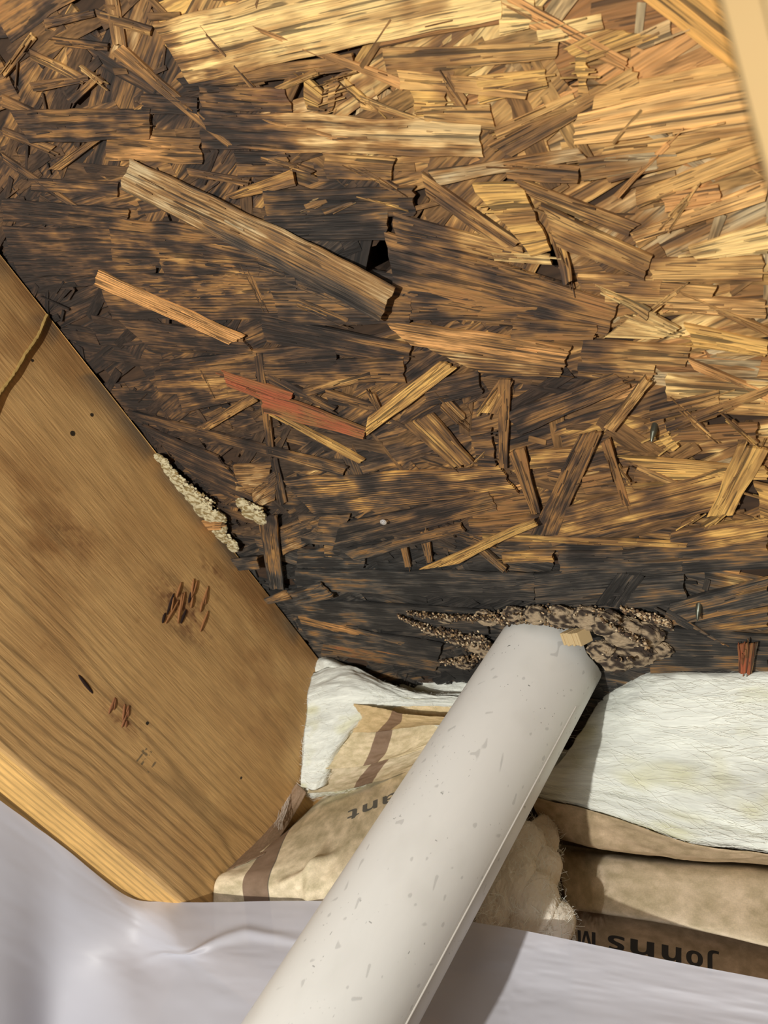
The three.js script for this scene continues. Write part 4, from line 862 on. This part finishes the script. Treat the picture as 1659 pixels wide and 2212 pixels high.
// crumbs of rotten wood packed round the pipe
{
  const gs = [], c = new THREE.Color(), pal = [0xbfa684, 0xa58a66, 0x6d563f, 0x4a382a, 0x31261f, 0xd0bd9c, 0x8f7452];
  const protos = [0, 1, 2, 3].map((s) => { const g = new THREE.IcosahedronGeometry(1, 1), p = g.attributes.position; for (let i = 0; i < p.count; i++) { const k = .75 + .5 * n3(p.getX(i) * 2 + s * 7, p.getY(i) * 2, p.getZ(i) * 2); p.setXYZ(i, p.getX(i) * k, p.getY(i) * k * .8, p.getZ(i) * k); } g.computeVertexNormals(); g.deleteAttribute('uv'); return g; });
  const add = (x, y, drop, r, dark) => { const p = onCeil(x, y, drop), g = protos[(rnd() * 4) | 0].clone(); g.rotateX(rnd() * 6); g.rotateY(rnd() * 6); g.scale(r, r * rr(.6, 1), r * rr(.7, 1.3)); g.translate(p.x, p.y, p.z);
    c.setHex(pal[Math.min(6, (rnd() * 7) | 0)]); if (rnd() < dark) c.multiplyScalar(.35); const n = g.attributes.position.count, col = new Float32Array(n * 3); for (let k = 0; k < n; k++) c.toArray(col, k * 3); g.setAttribute('color', new THREE.BufferAttribute(col, 3)); gs.push(g); };
  const path = (pts, n, spread, h, r0, r1, dark) => { for (let k = 0; k < n; k++) { const t = rnd() * (pts.length - 1), i = Math.floor(t), f = t - i, a = pts[i], b = pts[i + 1], e = (rnd() + rnd() + rnd() - 1.5) / 1.5, w = mix(a[2], b[2], f); add(mix(a[0], b[0], f) + e * w * .4 * spread, mix(a[1], b[1], f) + e * w, .001 + h * rnd() * (1 - Math.abs(e)), rr(r0, r1), dark); } };
  path([[860, 1332, 8], [940, 1365, 16], [1020, 1395, 30], [1060, 1400, 34]], 900, 1, .006, .0003, .0009, .4);
  path([[950, 1360, 10], [1010, 1385, 26], [1055, 1395, 34]], 900, 1.2, .004, .0003, .001, .55);
  path([[950, 1430, 10], [1000, 1428, 14], [1040, 1420, 16]], 300, 1, .007, .0003, .0009, .4);
  path([[880, 1325, 8], [980, 1335, 10], [1080, 1335, 18], [1180, 1325, 24], [1290, 1330, 26], [1340, 1345, 24]], 1500, 1, .009, .0003, .0009, .45);
  path([[1300, 1340, 20], [1360, 1375, 45], [1400, 1395, 45]], 1400, 1, .013, .0003, .001, .4);
  path([[1290, 1410, 14], [1340, 1425, 22], [1370, 1425, 16]], 450, 1, .017, .0004, .0011, .25);
  path([[1340, 1315, 10], [1420, 1340, 18], [1450, 1350, 14]], 420, 1, .003, .0004, .001, .1);
  path([[1080, 1345, 10], [1150, 1338, 10], [1215, 1352, 10]], 420, 1, .010, .0003, .001, .55);
  const lump = (x, y, drop, r, fl) => gs.push(crustLump(x, y, drop, r, fl, 0x9c8a70, 0x342a22));
  for (const [x, y, d, r, fl] of [[880, 1338, .0, .003, .6], [930, 1362, .001, .004, .6], [985, 1378, .001, .005, .6], [1035, 1392, .002, .006, .7], [1060, 1410, .003, .006, .7], [1000, 1432, .002, .005, .6], [960, 1335, .001, .004, .5], [1050, 1335, .002, .005, .6], [1110, 1330, .004, .005, .8], [1160, 1328, .006, .005, .9], [1215, 1332, .006, .006, .9], [1270, 1335, .006, .006, .9], [1310, 1345, .007, .006, .9], [1345, 1365, .006, .008, .8], [1390, 1370, .004, .007, .7], [1375, 1405, .006, .008, .8], [1330, 1420, .010, .007, .9], [1410, 1400, .003, .006, .6], [1300, 1405, .012, .005, 1], [1420, 1345, .001, .004, .5]]) lump(x, y, d, r, fl);
  const m = mesh('crumbs', mergeGeometries(gs), std({ vertexColors: true, roughness: .95 }));
  m.userData.kind = 'stuff'; describe(m, 'tan and dark crumbs of rotten wood packed round the top of the pipe', 'crumbs');
  // ribbed block of wood in the notch of the pipe
  const bk = group('wood_chunk', onCeil(1246, 1386, .012));
  describe(bk, 'small ribbed block of pale wood sitting in the notch of the pipe end', 'wood chunk');
  const bp = onCeil(1250, 1388, .013), slats = [];
  for (let k = 0; k < 9; k++) { const e = new RoundedBoxGeometry(.0017, .0072 + .0012 * n2(k * 1.7, 4), .006 + .0015 * n2(k * 2.3, 9), 2, .0004); e.translate((k - 4) * .0016, .0008 * (n2(k * 3.1, 2) - .5), .0007 * n2(k * 4.1, 7)); slats.push(e); }
  const rib = mergeGeometries(slats); rib.rotateX(-.5); rib.rotateZ(-.28); rib.rotateY(-.35); rib.translate(bp.x, bp.y, bp.z + .004);
  mesh('block', rib, std({ color: 0xc2ab80, roughness: .9 }), bk);
}

// ------------------------------------------------------------------ plastic vapour barrier
{
  const L = (y0, y1, y2, x) => [[-260, y0, 0, x], [0, y1, 0, x], [140, y2, 0, x]];
  const rows = [
    [...L(1535, 1728, 1832, -.452), [271, 1934, -.313], [360, 1947, -.330], [470, 1949, -.338], [700, 1946, -.343], [900, 1970, -.352], [1060, 1998, -.362], [1130, 2010, -.366], [1280, 2040, -.368], [1460, 2078, -.366], [1659, 2116, -.362], [1900, 2165, -.36]],
    [...L(1700, 1850, 1925, -.458), [290, 2000, -.326], [390, 2040, -.330], [490, 2030, -.336], [700, 2030, -.342], [900, 2050, -.352], [1060, 2065, -.364], [1130, 2070, -.368], [1280, 2095, -.370], [1460, 2130, -.368], [1659, 2165, -.364], [1900, 2210, -.36]],
    [...L(1850, 1970, 2025, -.464), [290, 2070, -.334], [392, 2072, -.334], [500, 2090, -.336], [700, 2100, -.342], [900, 2110, -.352], [1060, 2125, -.366], [1130, 2130, -.370], [1280, 2150, -.372], [1460, 2180, -.370], [1659, 2215, -.366], [1900, 2260, -.36]],
    [...L(2050, 2100, 2135, -.468), [290, 2165, -.334], [400, 2170, -.336], [500, 2175, -.338], [700, 2185, -.342], [900, 2190, -.35], [1060, 2200, -.365], [1130, 2205, -.369], [1280, 2225, -.372], [1460, 2250, -.37], [1659, 2285, -.366], [1900, 2330, -.36]],
    [...L(2300, 2310, 2320, -.470), [290, 2330, -.336], [400, 2340, -.338], [500, 2345, -.34], [700, 2350, -.344], [900, 2350, -.35], [1060, 2350, -.362], [1130, 2355, -.366], [1280, 2375, -.37], [1460, 2400, -.37], [1659, 2430, -.366], [1900, 2480, -.36]],
    [...L(2600, 2560, 2530, -.474), [290, 2520, -.338], [400, 2520, -.34], [500, 2520, -.342], [700, 2520, -.346], [900, 2520, -.352], [1060, 2520, -.362], [1130, 2525, -.366], [1280, 2540, -.37], [1460, 2560, -.37], [1659, 2590, -.366], [1900, 2640, -.36]]];
  const m = new THREE.MeshPhysicalMaterial({ color: 0xdcdde8, roughness: .5, transmission: .35, thickness: 0, ior: 1.45, side: THREE.DoubleSide });
  const fold = (u, v) => .0022 * Math.exp(-(((v - .16 - 1.5 * Math.abs(u - .405)) / .03) ** 2)) * smooth(.16, .0, Math.abs(u - .36)) + .0012 * (fbm(u * 14, v * 9, 3) - .5);
  const g = patch(rows, { nu: 260, nv: 120, bump: fold, edge: (u, v) => [0, v < .01 ? .004 * (fbm(u * 60, 3, 3) - .5) : 0] });
  describe(mesh('plastic_sheet', g, m), 'milky translucent plastic sheet hanging across the bottom behind the pipe', 'plastic sheet');
}

// ------------------------------------------------------------------ small things on the board
{
  // nail points through the board
  const steel = std({ color: 0x6f7368, metalness: .85, roughness: .38 });
  const nail = (x, y, x2, y2, label) => {
    const a = onCeil(x, y, -.002), b = onCeil(x2, y2, .0065), d = b.clone().sub(a), g = new THREE.LatheGeometry([[0, 0], [.0014, 0], [.0014, .55], [.0013, .6], [.0006, .9], [.0001, 1]].map(([r, t]) => new THREE.Vector2(r, t * d.length())), 10);
    g.applyQuaternion(new THREE.Quaternion().setFromUnitVectors(V3(0, 1, 0), d.clone().normalize())); g.translate(a.x, a.y, a.z);
    describe(mesh('nail', g, steel), label, 'nail');
  };
  nail(1418, 905, 1407, 955, 'dark nail point poking out among golden strands at the right');
  nail(1512, 1290, 1506, 1342, 'nail point poking out of the dark band above the white batt');
  // a drop of water
  const p = onCeil(828, 1128, .0042), dg = new THREE.SphereGeometry(.0022, 24, 16); dg.scale(1, .55, .8); dg.translate(p.x, p.y, p.z);
  describe(mesh('water_drop', dg, new THREE.MeshPhysicalMaterial({ color: 0xffffff, roughness: .03, transmission: .75, thickness: .002, ior: 1.33, clearcoat: 1 })), 'shiny drop of water clinging to a dark grey strand', 'water drop');
  // crusty cream residue where board and joist meet
  const crust = (pts, n, seed, label) => {
    const gs = [];
    for (let k = 0, m = Math.floor(n / 40); k < m; k++) { const t = (k + .5) / m * (pts.length - 1), i = Math.floor(t), f = t - i, a = pts[i], b = pts[i + 1], w = mix(a[2], b[2], f); gs.push(crustLump(mix(a[0], b[0], f) + rr(-.7, .7) * w, mix(a[1], b[1], f) + rr(-.4, .4) * w, .0028, .0022 + w * .00016, .4, 0xc4ba98, 0x86744c)); }
    for (let k = 0; k < n; k++) {
      const t = n2(k * 1.37 + seed, .5) * .999 * (pts.length - 1), i = Math.floor(t), f = t - i, a = pts[i], b = pts[i + 1], w = mix(a[2], b[2], f);
      const c = onCeil(mix(a[0], b[0], f) + (n2(k * 2.1, seed + 4) - .5) * 2 * w, mix(a[1], b[1], f) + (n2(k * 3.3, seed + 9) - .5) * 1.2 * w, .0035), g = new THREE.IcosahedronGeometry(1, 1), q = g.attributes.position;
      for (let j = 0; j < q.count; j++) { const e = .7 + .7 * n3(q.getX(j) * 2.3 + k, q.getY(j) * 2.3, q.getZ(j) * 2.3); q.setXYZ(j, q.getX(j) * e, q.getY(j) * e, q.getZ(j) * e); }
      const r = .0003 + .0009 * n2(k * 4.7, seed) ** 2; g.scale(r * 1.4, r * .55, r); g.computeVertexNormals(); g.translate(c.x, c.y, c.z); g.deleteAttribute('uv');
      const col = new THREE.Color(n2(k * 9.1, seed) < .42 ? (n2(k * 7.7, 3) < .5 ? 0x8f7a50 : 0x63533a) : 0xc9bf9c), ca = new Float32Array(q.count * 3); for (let j = 0; j < q.count; j++) col.toArray(ca, j * 3); g.setAttribute('color', new THREE.BufferAttribute(ca, 3)); gs.push(g);
    }
    describe(mesh('glue_residue', mergeGeometries(gs), std({ vertexColors: true, roughness: .95 })), label, 'residue');
  };
  crust([[340, 985, 4], [375, 1025, 8], [410, 1060, 16], [445, 1095, 22], [480, 1150, 12], [505, 1185, 8]], 900, 3, 'cream yellow crusty residue in the crease along the top of the stained joist');
  crust([[525, 1085, 10], [550, 1105, 18], [560, 1120, 10]], 260, 17, 'small cream crust on the rotten strands right of the joist crease');
  // cobweb strands in the corner
  const web = [];
  for (let k = 0; k < 16; k++) { const j = (s) => (n2(k * 3.7 + s, 6.6) - .5) * 26, q = [[640 + j(1) * .6, 1640, -.362], [628 + j(2), 1700, -.366], [612 + j(3), 1745, -.366], [600 + j(4) * 1.5, 1785 + j(5), -.362]].map(([x, y, z]) => atZ(x, y, z + .004)); web.push(new THREE.TubeGeometry(new THREE.CatmullRomCurve3(q), 20, .00012 + .0001 * n2(k, 3), 5)); }
  describe(mesh('cobweb', mergeGeometries(web), std({ color: 0xcbbfb2, roughness: .9 })), 'wispy grey cobweb strands between the joist and the torn batt', 'cobweb');
}

renderer.render(scene, camera);
